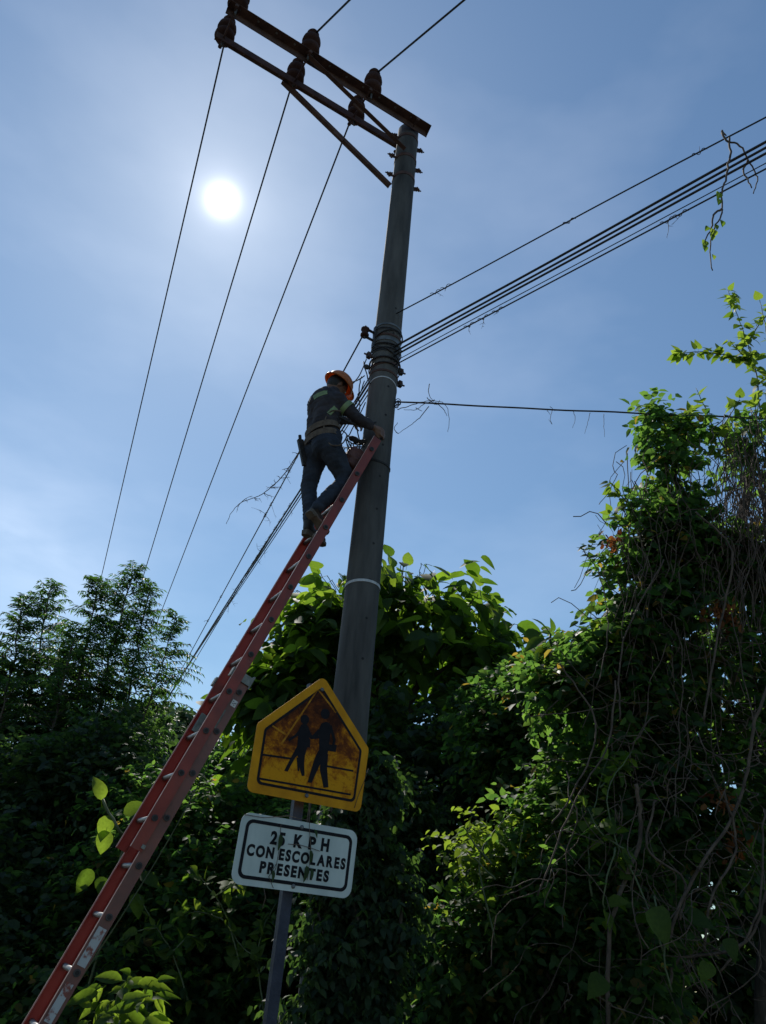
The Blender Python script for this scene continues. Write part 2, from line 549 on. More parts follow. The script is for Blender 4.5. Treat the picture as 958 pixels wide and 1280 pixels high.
def instance_leaves(name, pos, xd, nrm, size, tmpl, mat, parent=None, kind=None, width=None):
    """one mesh holding many leaves (numpy)"""
    tv, tf = tmpl
    X = norm(xd)
    Yv = norm(np.cross(nrm, X))
    Z = np.cross(X, Yv)
    o0 = np.array(root_loc(parent)) if parent is not None else np.zeros(3)
    s = size[:, None, None]
    wd = (width if width is not None else np.ones(len(pos)))[:, None, None]
    V = (pos - o0)[:, None, :] + s * (tv[None, :, 0:1] * X[:, None, :] + wd * tv[None, :, 1:2] * Yv[:, None, :] + tv[None, :, 2:3] * Z[:, None, :])
    n, k = len(pos), len(tv)
    loops = np.concatenate([np.array(f) for f in tf])
    starts0 = np.cumsum([0] + [len(f) for f in tf])[:-1]
    totals0 = np.array([len(f) for f in tf])
    L = (np.arange(n)[:, None] * k + loops[None, :]).ravel().astype(np.int32)
    st = (np.arange(n)[:, None] * len(loops) + starts0[None, :]).ravel().astype(np.int32)
    me = bpy.data.meshes.new(name)
    me.vertices.add(n * k)
    me.vertices.foreach_set('co', V.reshape(-1).astype(np.float32))
    me.loops.add(len(L)); me.loops.foreach_set('vertex_index', L)
    me.polygons.add(len(st)); me.polygons.foreach_set('loop_start', st)
    me.polygons.foreach_set('use_smooth', np.ones(len(st), bool))
    me.update(calc_edges=True)
    return link_mesh(name, me, mat, parent, kind=kind)


def pnoise(p, sc, seed=0.0):
    x, y, z = (p * sc).T
    return (np.sin(x * 1.7 + seed) * np.cos(y * 1.3 + 2.1 * seed + 0.6 * z) + np.sin(y * 2.3 + z * 1.9 + seed * 0.7) * 0.7
            + np.sin(z * 3.1 - x * 2.2 + seed) * 0.5 + np.sin(x * 4.3 + y * 3.7 + z * 5.1) * 0.35) / 2.0


def blob_points(blobs, n, shell=0.5, gap=-0.3, seed=1.0, gsc=1.6):
    """points in ellipsoids [(centre, (rx, ry, rz), weight)], pushed towards the shell, with gaps"""
    w = np.array([b[2] for b in blobs], float)
    w /= w.sum()
    out, dirs = [], []
    for (c, r, _), ww in zip(blobs, w):
        m = int(n * ww * 1.8) + 4
        d = norm(rng.normal(size=(m, 3)))
        rad = rng.random(m) ** shell
        rad *= 1 + 0.22 * pnoise(d + np.array(c), 2.6, seed)
        P = np.array(c) + d * rad[:, None] * np.array(r)
        keep = pnoise(P, gsc, seed) > gap
        P, d = P[keep], d[keep]
        k = min(len(P), int(n * ww) + 1)
        out.append(P[:k]); dirs.append(d[:k])
    return np.concatenate(out), np.concatenate(dirs)


def foliage(name, blobs, ntwig, per, size, tmpl, mat, parent=None, kind=None, twig=0.3, droop=0.35, shell=0.45, gap=-0.3,
            seed=1.0, gsc=1.6, spread=0.8, up=0.8, jit=0.35, zmin=0.03, clip=None):
    """leaves set along short twigs spread through the blobs"""
    P, D = blob_points(blobs, ntwig, shell, gap, seed, gsc)
    n = len(P)
    td = norm(D * spread + rng.normal(size=(n, 3)) * 0.5 + np.array([0, 0, 0.15]))
    tl = twig * (0.5 + rng.random(n))
    t = (np.arange(per) + 0.5) / per
    side = np.where(np.arange(per) % 2 == 0, 1.0, -1.0)
    hor = norm(np.cross(td, np.array([0, 0, 1.0]) + rng.normal(size=(n, 3)) * 0.15))
    pos = P[:, None, :] + td[:, None, :] * (tl[:, None] * t[None, :])[..., None]
    pos[..., 2] -= (tl[:, None] * t[None, :] ** 2) * 0.35
    xd = td[:, None, :] * 0.55 + hor[:, None, :] * side[None, :, None] * 0.9 + rng.normal(size=pos.shape) * jit
    xd[..., 2] -= droop
    nr = np.array([0, 0, up]) + rng.normal(size=pos.shape) * 0.55 + td[:, None, :] * 0.25
    sz = size * (0.55 + 0.75 * rng.random((n, per)))
    pos, xd, nr, sz = pos.reshape(-1, 3), xd.reshape(-1, 3), nr.reshape(-1, 3), sz.reshape(-1)
    ok = pos[:, 2] > zmin
    if clip is not None:
        ok &= clip(pos)
    return instance_leaves(name, pos[ok], xd[ok], nr[ok], sz[ok], tmpl, mat, parent, kind)


def leaf_mesh(name, tmpl, mat, petiole=0.25, curl=0.0):
    """a single leaf with its stalk, to be shared by many leaf objects"""
    tv, tf = tmpl
    tv = tv.copy()
    tv[:, 2] += curl * tv[:, 1] ** 2 * 4
    mb = MB()
    mb.add([(p[0], p[1], p[2]) for p in tv], tf)
    if petiole:
        mb.tube([(-petiole, 0, -0.04), (-petiole * 0.5, 0, -0.01), (0, 0, 0)], 0.011, 3, False)
    me = bpy.data.meshes.new(name)
    me.from_pydata([tuple(p) for p in mb.v], [], mb.f)
    me.update()
    me.polygons.foreach_set('use_smooth', [True] * len(me.polygons))
    me.materials.append(mat)
    return me


def put_leaf(me, parent, pos, xd, nrm, size, petiole=0.25, name='leaf'):
    o = bpy.data.objects.new(name, me)
    COL.objects.link(o)
    X = Vector(xd).normalized()
    Yv = Vector(nrm).cross(X)
    Yv = Yv.normalized() if Yv.length > 1e-4 else X.orthogonal().normalized()
    Z = X.cross(Yv)
    Rm = Matrix((X, Yv, Z)).transposed().to_4x4()
    o.parent = parent
    o.matrix_basis = Matrix.Translation(Vector(pos) + X * petiole * size - root_loc(parent)) @ Rm @ Matrix.Diagonal((size, size, size, 1))
    return o


#SECTION_GROUND
# ------------------------------------------------------------------ the ground, the road and the bank
def sheet(name, x0, x1, y0, y1, nx, ny, hf, mat):
    vs, fs = [], []
    for j in range(ny + 1):
        for i in range(nx + 1):
            a = x0 + (x1 - x0) * i / nx
            b = y0 + (y1 - y0) * j / ny
            p = POLE + A * a + B * b
            vs.append((p.x, p.y, hf(a, b)))
    for j in range(ny):
        for i in range(nx):
            k = j * (nx + 1) + i
            fs.append((k, k + 1, k + nx + 2, k + nx + 1))
    me = bpy.data.meshes.new(name)
    me.from_pydata(vs, [], fs); me.update()
    me.polygons.foreach_set('use_smooth', [True] * len(me.polygons))
    return tag(link_mesh(name, me, mat), kind='structure')


def bank_h(a, b):
    # rises on the far side of the pole (seen from the road)
    s = max(0.0, (b * 0.72 + a * 0.35) - 2.6)
    return min(1.6, s * 0.42) + 0.06 * sin(a * 1.7 + b) * min(1, s) + 0.03 * sin(b * 3.1)


sheet('ground', -900, 900, -900, 900, 60, 60, lambda a, b: -0.02, M['dirt'])
sheet('bank', -40, 34, 1.2, 46, 50, 40, lambda a, b: bank_h(a, b) - 0.08, M['dirt'])
sheet('road', -400, 400, -9.4, -3.6, 1, 1, lambda a, b: 0.0, M['asphalt'])
sheet('road_marking', -400, 400, -6.55, -6.45, 1, 1, lambda a, b: 0.004, M['road_paint'])
kb = MB().box(POLE + B * -3.5 + UP * 0.05, (A, B, UP), (60, 0.09, 0.09))
tag(kb.build('kerb', M['kerb']), kind='structure')

#SECTION_POLE
# ------------------------------------------------------------------ the utility pole
pole = empty('utility_pole', POLE, 'tall round grey concrete utility pole carrying a double steel side arm', 'utility pole')
PZ = 10.2
prof = [(0.175, 0.0)]
for i in range(1, 30):
    z = PZ * i / 29
    prof.append((0.152 - 0.030 * (z / PZ), z))
MB().lathe(prof, POLE, UP, 40).build('shaft', M['concrete'], pole, True)


def pr(z):
    return 0.152 - 0.030 * (z / PZ)


def ring(z, r, h=0.03, th=0.004, tilt=0.0, tdir=0.0, n=40, parent=pole, name='band', mat=None):
    """a strap round the pole"""
    mb = MB()
    vs = []
    for j in range(n):
        w = 2 * pi * j / n
        dz = tilt * cos(w - tdir)
        for rr, hh in ((r, -h / 2), (r + th, -h / 2), (r + th, h / 2), (r, h / 2)):
            vs.append(POLE + Vector((cos(w) * rr, sin(w) * rr, z + dz + hh)))
    fs = []
    for j in range(n):
        for q in range(4):
            fs.append((j * 4 + q, j * 4 + (q + 1) % 4, ((j + 1) % n) * 4 + (q + 1) % 4, ((j + 1) % n) * 4 + q))
    mb.add(vs, fs)
    return mb.build(name, mat or M['steel'], parent)


def bolt(p, d, r=0.014, parent=pole):
    mb = MB()
    d = Vector(d).normalized()
    mb.tube([Vector(p), Vector(p) + d * 0.10], r * 0.55, 6)
    mb.lathe([(r * 1.8, 0), (r * 1.8, 0.012)], Vector(p) + d * 0.035, d, 10)
    mb.lathe([(r * 1.35, 0), (r * 1.35, 0.022)], Vector(p) + d * 0.048, d, 6)
    return mb.build('bolt', M['rust'], parent)


# double crossarm of angle iron, one each side of the pole
ARM_Z = 10.12
L0, L1 = -2.36, 0.17
for sgn, b0 in ((-1, -0.185), (1, 0.185)):
    w, t = 0.105, 0.009
    mb = MB()
    # L section: vertical flange towards the pole, horizontal flange on top
    Yd = B * sgn
    prof_l = [(0, 0), (w, 0), (w, t), (t, t), (t, -w + t), (0, -w + t)]
    bo = b0 - sgn * 0.045
    a1 = L1 if sgn < 0 else 0.10
    mb.prism([(p[0], p[1]) for p in prof_l], POLE + A * L0 + Yd * abs(bo) + UP * (ARM_Z + 0.05), Yd, UP, A, a1 - L0)
    arm = mb.build('crossarm', M['rust'], pole)
    flip_normals(arm.data)
    # bolt holes: pale raised discs painted for the daylight seen through the flange
    for q in range(11):
        a_ = L0 + 0.12 + q * 0.215
        hb = MB()
        ctr = POLE + A * a_ + Yd * (abs(bo) + 0.062) + UP * (ARM_Z + 0.05)
        hb.lathe([(0.013, -0.003), (0.013, -0.001)], ctr, UP, 8)
        hb.build('bolt_hole_daylight', M['aluminium'], arm)
# spacer bolts tying the two arms
for a_ in (-2.28, -1.42, -0.66, -0.02):
    mb = MB().tube([pab(a_, -0.25, ARM_Z), pab(a_, 0.25, ARM_Z)], 0.011, 6)
    mb.lathe([(0.022, 0), (0.022, 0.02)], pab(a_, -0.262, ARM_Z), B, 6)
    mb.lathe([(0.022, 0), (0.022, 0.02)], pab(a_, 0.242, ARM_Z), B, 6)
    mb.build('spacer_bolt', M['rust'], pole)
# braces
for sgn, a0, z0 in ((-1, -1.42, 9.63), (1, -1.55, 9.3)):
    p = pab(a0, sgn * 0.19, ARM_Z - 0.03)
    q = pab(-0.10, sgn * 0.125, z0)
    mb = MB()
    Zd = (q - p).normalized()
    Xd = Zd.cross(B).normalized()
    Bn = Xd.cross(Zd)
    prof_b = [(0, 0), (0.05, 0), (0.05, 0.006), (0.006, 0.006), (0.006, 0.05), (0, 0.05)]
    mb.prism(prof_b, p, Xd, Bn * sgn, Zd, (q - p).length)
    br = mb.build('brace', M['rust'], pole)
    flip_normals(br.data)
    mid = p.lerp(q, 0.52)
    MB().box(mid + UP * -0.01, (Zd, Xd, Bn), (0.07, 0.032, 0.008)).build('gusset_plate', M['rust'], br)
# clamp straps and their bolts at the two brace heights
for z in (9.3, 9.63, 10.0):
    ring(z, pr(z), 0.045, 0.006, mat=M['rust'])
    for s in (-1, 1):
        for zz in (-0.02, 0.02):
            bolt(pab(s * (pr(z) + 0.004), 0.02 * zz * 50, z + zz), A * s)
# pin insulators, one on each arm at three places
PIN = [(0.03, 0.0), (0.035, 0.03), (0.085, 0.035), (0.098, 0.06), (0.094, 0.10), (0.066, 0.13), (0.062, 0.145), (0.088, 0.155), (0.094, 0.185), (0.086, 0.23),
       (0.062, 0.262), (0.046, 0.272), (0.044, 0.284), (0.060, 0.292), (0.062, 0.315), (0.048, 0.34), (0.02, 0.35)]
PIN = [(r_ * 1.12, h_ * 1.25 - 0.03) for r_, h_ in PIN]
INS = {}
for i, a_ in enumerate((-2.27, -1.42, -0.62)):
    for sgn in (-1, 1):
        base = pab(a_, sgn * 0.195, ARM_Z + 0.06)
        MB().tube([base - UP * 0.12, base + UP * 0.05], 0.012, 8).build('insulator_pin', M['steel'], pole)
        ins = MB().lathe(PIN, base, UP, 22).build('insulator', M['porcelain'], pole, True)
        MB().tube([base + UP * 0.335 + Vector((cos(w) * 0.052, sin(w) * 0.052, 0)) for w in np.linspace(0, 2 * pi, 13)[:-1]], 0.006, 5, closed=True).build('tie_wire', M['dark_steel'], ins)
        INS[(i, sgn)] = base + UP * 0.335
# pole straps
ring(6.28, pr(6.28), 0.012, 0.004, 0.06, -pi / 2, mat=M['strap'], name='strap')
ring(5.42, pr(5.42), 0.02, 0.006, 0.03, 2.4, mat=M['black_rubber'], name='strap')
ring(4.235, pr(4.235), 0.022, 0.005, 0.012, -1.0, mat=M['strap'], name='strap')
for z in (7.0, 6.9, 6.82, 6.74, 6.66, 6.52, 6.42):
    ring(z, pr(z), 0.022 if z != 6.82 else 0.04, 0.006, random.uniform(-0.03, 0.03), random.uniform(0, 6), mat=random.choice([M['rust'], M['dark_steel'], M['steel']]))
# cables lashed round the pole
for k in range(7):
    z = 6.95 - 0.075 * k + random.uniform(-0.02, 0.02)
    tl = random.uniform(-0.09, 0.09)
    ph = random.uniform(0, 6)
    pts = [POLE + Vector((cos(w) * (pr(z) + 0.014), sin(w) * (pr(z) + 0.014), z + tl * cos(w - ph))) for w in np.linspace(0, 2 * pi, 33)[:-1]]
    MB().tube(pts, random.choice([0.006, 0.009, 0.007]), 6, closed=True).build('cable_wrap', M['cable'], pole, True)
# climbing holes up the shaft
for k in range(12):
    z = 3.6 + 0.33 * k
    for wang in (-1.15,):
        d = Vector((cos(wang), sin(wang), 0))
        MB().lathe([(0.011, 0), (0.011, 0.004)], POLE + d * (pr(z) - 0.002) + UP * z, d, 10).build('climbing_hole', M['black_rubber'], pole)
# secondary rack: bracket and spool insulator on the left
zb = 6.87
brk = MB()
c0 = POLE - A * pr(zb) + UP * zb
brk.box(c0 - A * 0.012, (A, B, UP), (0.012, 0.02, 0.13), 0.003)
brk.bar(c0 + UP * 0.05, c0 - A * 0.13 + UP * 0.06, 0.03, 0.008)
brk.bar(c0 - UP * 0.05, c0 - A * 0.13 - UP * 0.04, 0.03, 0.008)
brk.tube([c0 - A * 0.12 - UP * 0.07, c0 - A * 0.12 + UP * 0.09], 0.009, 6)
bo = brk.build('spool_bracket', M['dark_steel'], pole)
MB().lathe([(0.03, -0.045), (0.042, -0.038), (0.042, -0.022), (0.026, -0.008), (0.026, 0.02), (0.042, 0.034), (0.042, 0.05), (0.03, 0.056)], c0 - A * 0.12, UP, 16).build('spool_insulator', M['porcelain'], bo, True)
SPOOL = c0 - A * 0.125
for z, s in ((6.62, -1), (6.6, 1), (6.45, 1)):
    bolt(pab(s * pr(z), 0.0, z), A * s, 0.018)
    MB().box(pab(s * (pr(z) + 0.05), 0, z), (A, B, UP), (0.02, 0.02, 0.03), 0.004).build('cable_clamp', M['dark_steel'], pole)
# knotted wire on the right side at the horizontal cable
kn = MB()
for k in range(5):
    r0 = random.uniform(0.025, 0.045)
    cc = POLE + Vector((pr(6.1) + 0.01, -0.04, 6.10)) + Vector((random.uniform(-0.01, 0.02), random.uniform(-0.02, 0.02), random.uniform(-0.02, 0.03)))
    kn.tube([cc + Vector((cos(w) * r0 * 0.6, sin(w) * 0.02, sin(w) * r0 * 1.2)) for w in np.linspace(0, 2 * pi, 14)[:-1]], 0.004, 5, closed=True)
kn.build('wire_knot', M['cable'], pole, True)

#SECTION_CABLES
# ------------------------------------------------------------------ cables
CAB = {}


def cable(name, p, q, r, sag, label, cat, group, n=40, mat='cable', wob=0.0):
    p, q = Vector(p), Vector(q)
    CAB[label] = (p.copy(), q.copy())
    pts = []
    for i in range(n + 1):
        t = i / n
        v = p.lerp(q, t) - UP * sag * 4 * t * (1 - t)
        if wob:
            v += Vector((sin(t * 37 + p.z * 9), cos(t * 29 + p.x * 7), sin(t * 43 + p.z * 3))) * wob
        pts.append(v)
    o = MB().tube(pts, r, 6).build(name, M[mat], None, True, origin=p)
    return tag(o, label, cat, group)


def vp_end(p, vx, vy, dist, dz=0):
    """a far end so that the run heads for the photograph's vanishing point"""
    v = (R3 @ Vector(((vx - 479.0) / FPX, -(vy - 640.0) / FPX, -1.0))).normalized()
    return Vector(p) + v * dist + UP * dz


names = ('from the tip of the steel arm', 'from the middle of the steel arm', 'the one nearest the pole')
for i in range(3):
    s = INS[(i, 1)]
    q = vp_end(s, (20, 30, 38)[i], (1185, 1215, 1190)[i], 60)
    cable('power_line', s, q, 0.0105, -0.0, 'bare power line running down left, ' + names[i], 'power line', 'bare power lines on the steel arm')
    s2 = INS[(i, -1)]
    cable('power_line', s, s2, 0.0105, 0.0, 'short jumper between two brown insulators, ' + ('at the arm tip', 'on the arm middle', 'beside the pole end')[i], 'power line', 'jumpers across the steel arm', 6)
    d = Vector((0.70, -0.71 if i < 2 else -0.68, 0.0))
    cable('power_line', s2, s2 + d * 40, 0.0115, 0.0, 'bare power line leaving up right overhead, ' + ('from the arm tip', 'from the middle insulator', 'from the insulator nearest the pole')[i], 'power line', 'bare power lines overhead', 40)

# telecom cables running right, over the viewer's right shoulder
TZ = 7.0
tele = [  # pixel at the pole, pixel at the right edge, radius
    (505, 388, 958, 146, 0.0065, 'single upper cable above the cable bunch'),
    (503, 430, 958, 178, 0.0105, 'thick top cable of the bunch'),
    (504, 436, 958, 185, 0.0095, 'second thick cable of the bunch'),
    (503, 441, 958, 192, 0.0095, 'third cable of the bunch'),
    (503, 448, 958, 204, 0.004, 'thin cable below the bunch'),
    (502, 453, 958, 211, 0.0065, 'lowest cable of the bunch'),
]


def atz(px, py, z):
    v = R3 @ Vector(((px - 479.0) / FPX, -(py - 640.0) / FPX, -1.0))
    return Vector((0, 0, CAM_H)) + v * ((z - CAM_H) / v.z)


for k, (x0, y0, x1, y1, r_, lab) in enumerate(tele):
    a0 = at(x0 - 12, y0 + 5, 5.73)
    zz = a0.z + 0.02
    a1 = atz(x1, y1, zz)
    d = (a1 - a0)
    cable('telecom_cable', a0, a0 + d * 6.0, r_, 0.0, lab + ' running from the pole to the upper right', 'cable', 'telecom cables running right from the pole', 60, wob=0.004)

# telecom cables running down left along the road
left = [((457, 417), (38, 1185), 0.0075, 'upper cable from the spool insulator running down left'),
        ((462, 470), (20, 1190), 0.006, 'thin upper cable of the lower left bunch'),
        ((463, 474), (8, 1188), 0.010, 'thickest cable of the lower left bunch'),
        ((465, 478), (4, 1191), 0.008, 'cable lying against the thick one in the lower left bunch'),
        ((466, 484), (-2, 1194), 0.005, 'thin lowest cable of the lower left bunch')]
for k, (p0, vp, r_, lab) in enumerate(left):
    s = SPOOL if k == 0 else at(p0[0], p0[1], 5.80)
    q = vp_end(s, vp[0], vp[1], 55)
    cable('telecom_cable', s, q, r_, 0.0, lab, 'cable', 'telecom cables running down left', 50, wob=0.0 if k == 0 else 0.012)
# upper line carries on from the spool to the right-hand span, round the pole
s = at(496, 502, 5.78)
q = at(958, 520, 6.0)
cable('telecom_cable', s, s + (q - s) * 1.7, 0.0085, 0.03, 'single level cable from the pole into the hanging vines', 'cable', None, 50, wob=0.003)

# slack loops and splices beside the pole, left
loops = empty('slack_cable_coil', at(452, 500, 5.8), 'loose black cable loops and splices hanging left of the pole', 'cable loops')
for k in (1, 4, 7):
    p = at(458 + random.uniform(-4, 3), 440 + k * 9, 5.78)
    q = at(random.uniform(425, 448), 470 + k * 11, 5.82)
    MB().tube(wander(p, q, 12, 0.010, 0.04), 0.0055, 5).build('cable_loop', M['cable'], loops, True)
for (x0, y0, x1, y1) in ((455, 452, 463, 480), (437, 478, 456, 470), (432, 548, 448, 556), (428, 538, 444, 548), (430, 560, 470, 553), (418, 520, 470, 528), (434, 547, 445, 566), (449, 500, 453, 560), (446, 505, 452, 470)):
    MB().tube(wander(at(x0, y0, 5.75), at(x1, y1, 5.75), 10, 0.008, 0.02), 0.006, 5).build('cable_loop', M['cable'], loops, True)
for (x, y, l) in ((436, 547, 0.09), (446, 553, 0.12), (441, 551, 0.07), (455, 457, 0.06)):
    p = at(x, y, 5.74)
    d = Vector((0.8, 0.1, random.uniform(-0.4, 0.2))).normalized()
    MB().lathe([(0.006, 0), (0.022, 0.012), (0.026, 0.03), (0.026, l - 0.03), (0.02, l - 0.01), (0.006, l)], p, d, 10).build('splice_case', M['black_rubber'], loops, True)

#SECTION_SIGN
# ------------------------------------------------------------------ the road sign
YAW = radians(29.0)
SX = Vector((cos(YAW), sin(YAW), 0))           # to the right along the plate
SN = Vector((sin(YAW), -cos(YAW), 0))          # towards the viewer
PC = Vector((-0.262, 3.987, 2.012))            # centre of the lower plate
sign = empty('road_sign', Vector((-0.272, 4.02, 0)), 'rusty yellow school crossing pentagon over a white speed plate on a thin post', 'road sign')
SO = Vector((-0.272, 4.02, 0))
mb = MB()
pw, pt = 0.026, 0.004
prof_u = [(-pw, 0), (-pw, -0.035), (-pw + 0.006, -0.035), (-pw + 0.006, -0.006), (pw - 0.006, -0.006), (pw - 0.006, -0.035), (pw, -0.035), (pw, 0)]
mb.prism(prof_u, SO - SN * 0.012 - UP * 0.3, SX, SN, UP, 3.15)
post = mb.build('post', M['post_paint'], sign)
flip_normals(post.data)
TILT = radians(-3.3)


def rounded(poly, r, seg=6):
    out = []
    n = len(poly)
    for i in range(n):
        p0, p1, p2 = Vector(poly[i - 1]), Vector(poly[i]), Vector(poly[(i + 1) % n])
        a = (p0 - p1).normalized(); b = (p2 - p1).normalized()
        half = math.acos(max(-1, min(1, a.dot(b)))) / 2
        d = r / math.tan(half)
        s0, s1 = p1 + a * d, p1 + b * d
        c = p1 + (a + b).normalized() * (r / math.sin(half))
        a0 = math.atan2((s0 - c).y, (s0 - c).x)
        a1 = math.atan2((s1 - c).y, (s1 - c).x)
        da = (a1 - a0 + pi) % (2 * pi) - pi
        for k in range(seg + 1):
            w = a0 + da * k / seg
            out.append((c.x + r * cos(w), c.y + r * sin(w)))
    return out


def inset(poly, d):
    """shrink a convex outline (counter-clockwise) by d"""
    n = len(poly)
    out = []
    for i in range(n):
        p0, p1, p2 = Vector(poly[i - 1]), Vector(poly[i]), Vector(poly[(i + 1) % n])
        e0 = (p1 - p0).normalized(); e1 = (p2 - p1).normalized()
        n0 = Vector((-e0.y, e0.x)); n1 = Vector((-e1.y, e1.x))
        bis = (n0 + n1).normalized()
        out.append(tuple(p1 + bis * (d / max(0.2, bis.dot(n0)))))
    return out


def plate_obj(name, parent, O, Xa, Za, Na, outline, th, mat, hole=None, bend=None, off=0.0):
    """flat outline in (x, z) of the plate, th thick towards Na, optional hole (ring)"""
    mb = MB()
    f = lambda p, n: O + Xa * p[0] + Za * p[1] + Na * (n + off + (bend(p) if bend else 0))
    if hole is None:
        n = len(outline)
        c = (sum(p[0] for p in outline) / n, sum(p[1] for p in outline) / n)
        vs = [f(p, 0) for p in outline] + [f(p, th) for p in outline] + [f(c, 0), f(c, th)]
        fs = [(i, (i + 1) % n, n + (i + 1) % n, n + i) for i in range(n)]
        fs += [((i + 1) % n, i, 2 * n) for i in range(n)] + [(n + i, n + (i + 1) % n, 2 * n + 1) for i in range(n)]
    else:
        n = len(outline)
        vs = [f(p, 0) for p in outline] + [f(p, th) for p in outline] + [f(p, 0) for p in hole] + [f(p, th) for p in hole]
        fs = []
        for i in range(n):
            j = (i + 1) % n
            fs += [(i, j, n + j, n + i), (2 * n + j, 2 * n + i, 3 * n + i, 3 * n + j), (n + i, n + j, 3 * n + j, 3 * n + i)]
    mb.add(vs, fs)
    return mb.build(name, mat, parent)


ZT = (UP * cos(TILT) + SN * -sin(TILT)).normalized()
NT = SX.cross(ZT).normalized()
# --- white plate
rect = [(-0.305, -0.15), (0.305, -0.15), (0.305, 0.15), (-0.305, 0.15)]
PO = PC + SN * 0.02
wp = empty('speed_plate', PO - SO, None, None)
wp.parent = sign
outer = rounded(rect, 0.045)
plate_obj('plate', wp, PO, SX, ZT, NT, outer, 0.004, M['sign_white'])
b1 = rounded(inset(rect, 0.026), 0.034)
b2 = rounded(inset(rect, 0.041), 0.022)
plate_obj('border', wp, PO, SX, ZT, NT, b1, 0.0012, M['sign_black'], hole=b2, off=0.0042)


def text_obj(s, size, x, z, bold, sx, parent, O, Xa, Za, Na, off, mat, name='letter'):
    """each letter is a raised print mesh of its own"""
    out = []
    cu = bpy.data.curves.new('t', 'FONT')
    cu.size = size
    cu.offset = bold
    cu.extrude = 0.0006
    tmp = bpy.data.objects.new('t', cu)
    COL.objects.link(tmp)
    dg = bpy.context.evaluated_depsgraph_get()
    # measure the advance widths with the running text
    widths = []
    for ch in s:
        if ch == ' ':
            widths.append((0, size * 0.36)); continue
        cu.body = ch
        dg.update()
        ev = tmp.evaluated_get(dg)
        me = bpy.data.meshes.new_from_object(ev)
        xs = [v.co.x for v in me.vertices]
        widths.append((me, (min(xs), max(xs))))
    gap = size * 0.14
    total = 0
    for w in widths:
        total += w[1] * sx if w[0] == 0 else (w[1][1] - w[1][0]) * sx + gap
    total -= gap
    cx = x - total / 2
    for w in widths:
        if w[0] == 0:
            cx += w[1] * sx
            continue
        me = w[0]
        x0, x1 = w[1]
        l0 = root_loc(parent)
        for v in me.vertices:
            px_, pz_ = cx + (v.co.x - x0) * sx, z + v.co.y
            v.co = O + Xa * px_ + Za * pz_ + Na * (off + v.co.z + 0.0007) - l0
        me.name = name
        me.materials.clear()
        me.materials.append(mat)
        o = link_mesh(name, me, mat, parent)
        out.append(o)
        cx += (x1 - x0) * sx + gap
    bpy.data.objects.remove(tmp)
    return out




def plate_pt(px, py):
    v = R3 @ Vector(((px - 479.0) / FPX, -(py - 640.0) / FPX, -1.0))
    o = Vector((0, 0, CAM_H))
    h = o + v * ((PO - o).dot(NT) / v.dot(NT)) - PO
    return (h.dot(SX), h.dot(ZT))


def text_fit(s_, a, b, cap, bold):
    """print s_ between two baseline points of the 4.267x enlargement of the sign"""
    x0, z0 = plate_pt(270 + a[0] / 4.267, 830 + a[1] / 4.267)
    x1, z1 = plate_pt(270 + b[0] / 4.267, 830 + b[1] / 4.267)
    kw = dict(parent=wp, O=PO, Xa=SX, Za=ZT, Na=NT, off=0.0042, mat=M['sign_black'])
    size = cap / 0.73
    obs = text_obj(s_, size, 0, (z0 + z1) / 2, bold, 1.0, **kw)
    l0 = root_loc(wp)
    lo = min((v.co + l0 - PO).dot(SX) for o in obs for v in o.data.vertices)
    hi = max((v.co + l0 - PO).dot(SX) for o in obs for v in o.data.vertices)
    k = (x1 - x0) / (hi - lo)
    for o in obs:
        for v in o.data.vertices:
            x = (v.co + l0 - PO).dot(SX)
            v.co = v.co + SX * (x0 + (x - lo) * k - x)


text_fit('25', (285, 958), (363, 966), 0.054, 0.0035)
text_fit('K', (410, 974), (457, 980), 0.054, 0.0038)
text_fit('P', (489, 984), (527, 990), 0.054, 0.0038)
text_fit('H', (556, 992), (598, 1000), 0.054, 0.0038)
text_fit('CON ESCOLARES', (158, 1020), (686, 1090), 0.046, 0.0032)
text_fit('PRESENTES', (228, 1110), (597, 1160), 0.046, 0.0032)
for xz in ((0.0, 0.125), (0.0, -0.128)):
    MB().lathe([(0.010, 0), (0.010, 0.004), (0.006, 0.008)], PO + SX * xz[0] + ZT * xz[1] + NT * 0.004, NT, 8).build('bolt', M['steel'], wp)

# --- yellow pentagon
PB = PC + ZT * 0.237 + SN * 0.02
yp = empty('school_crossing_plate', PB - SO, None, None)
yp.parent = sign
pent = [(-0.305, 0), (0.305, 0), (0.312, 0.31), (0, 0.615), (-0.312, 0.31)]
po = rounded(pent, 0.032)
plate_obj('plate', yp, PB, SX, ZT, NT, po, 0.004, M['sign_yellow'])
i1, i2 = inset(pent, 0.040), inset(pent, 0.052)
plate_obj('stained_panel', yp, PB, SX, ZT, NT, rounded(i2, 0.02), 0.0010, M['sign_face'], off=0.0042)
plate_obj('border', yp, PB, SX, ZT, NT, rounded(i1, 0.026), 0.0013, M['sign_black'], hole=rounded(i2, 0.02), off=0.0044)


def decal(parts, name, off=0.0056, th=0.0010):
    """flat printed figure: several polygons and discs in plate coordinates"""
    mb = MB()
    for k, pts in enumerate(parts):
        n = len(pts)
        o2 = off + k * 0.00012
        vs = [PB + SX * p[0] + ZT * p[1] + NT * o2 for p in pts] + [PB + SX * p[0] + ZT * p[1] + NT * (o2 + th) for p in pts]
        fs = [tuple(range(n, 2 * n))] + [(i, (i + 1) % n, n + (i + 1) % n, n + i) for i in range(n)]
        mb.add(vs, fs)
    return mb.build(name, M['sign_black'], yp)


def disc(x, z, r, n=16):
    return [(x + r * cos(2 * pi * i / n), z + r * sin(2 * pi * i / n)) for i in range(n)]


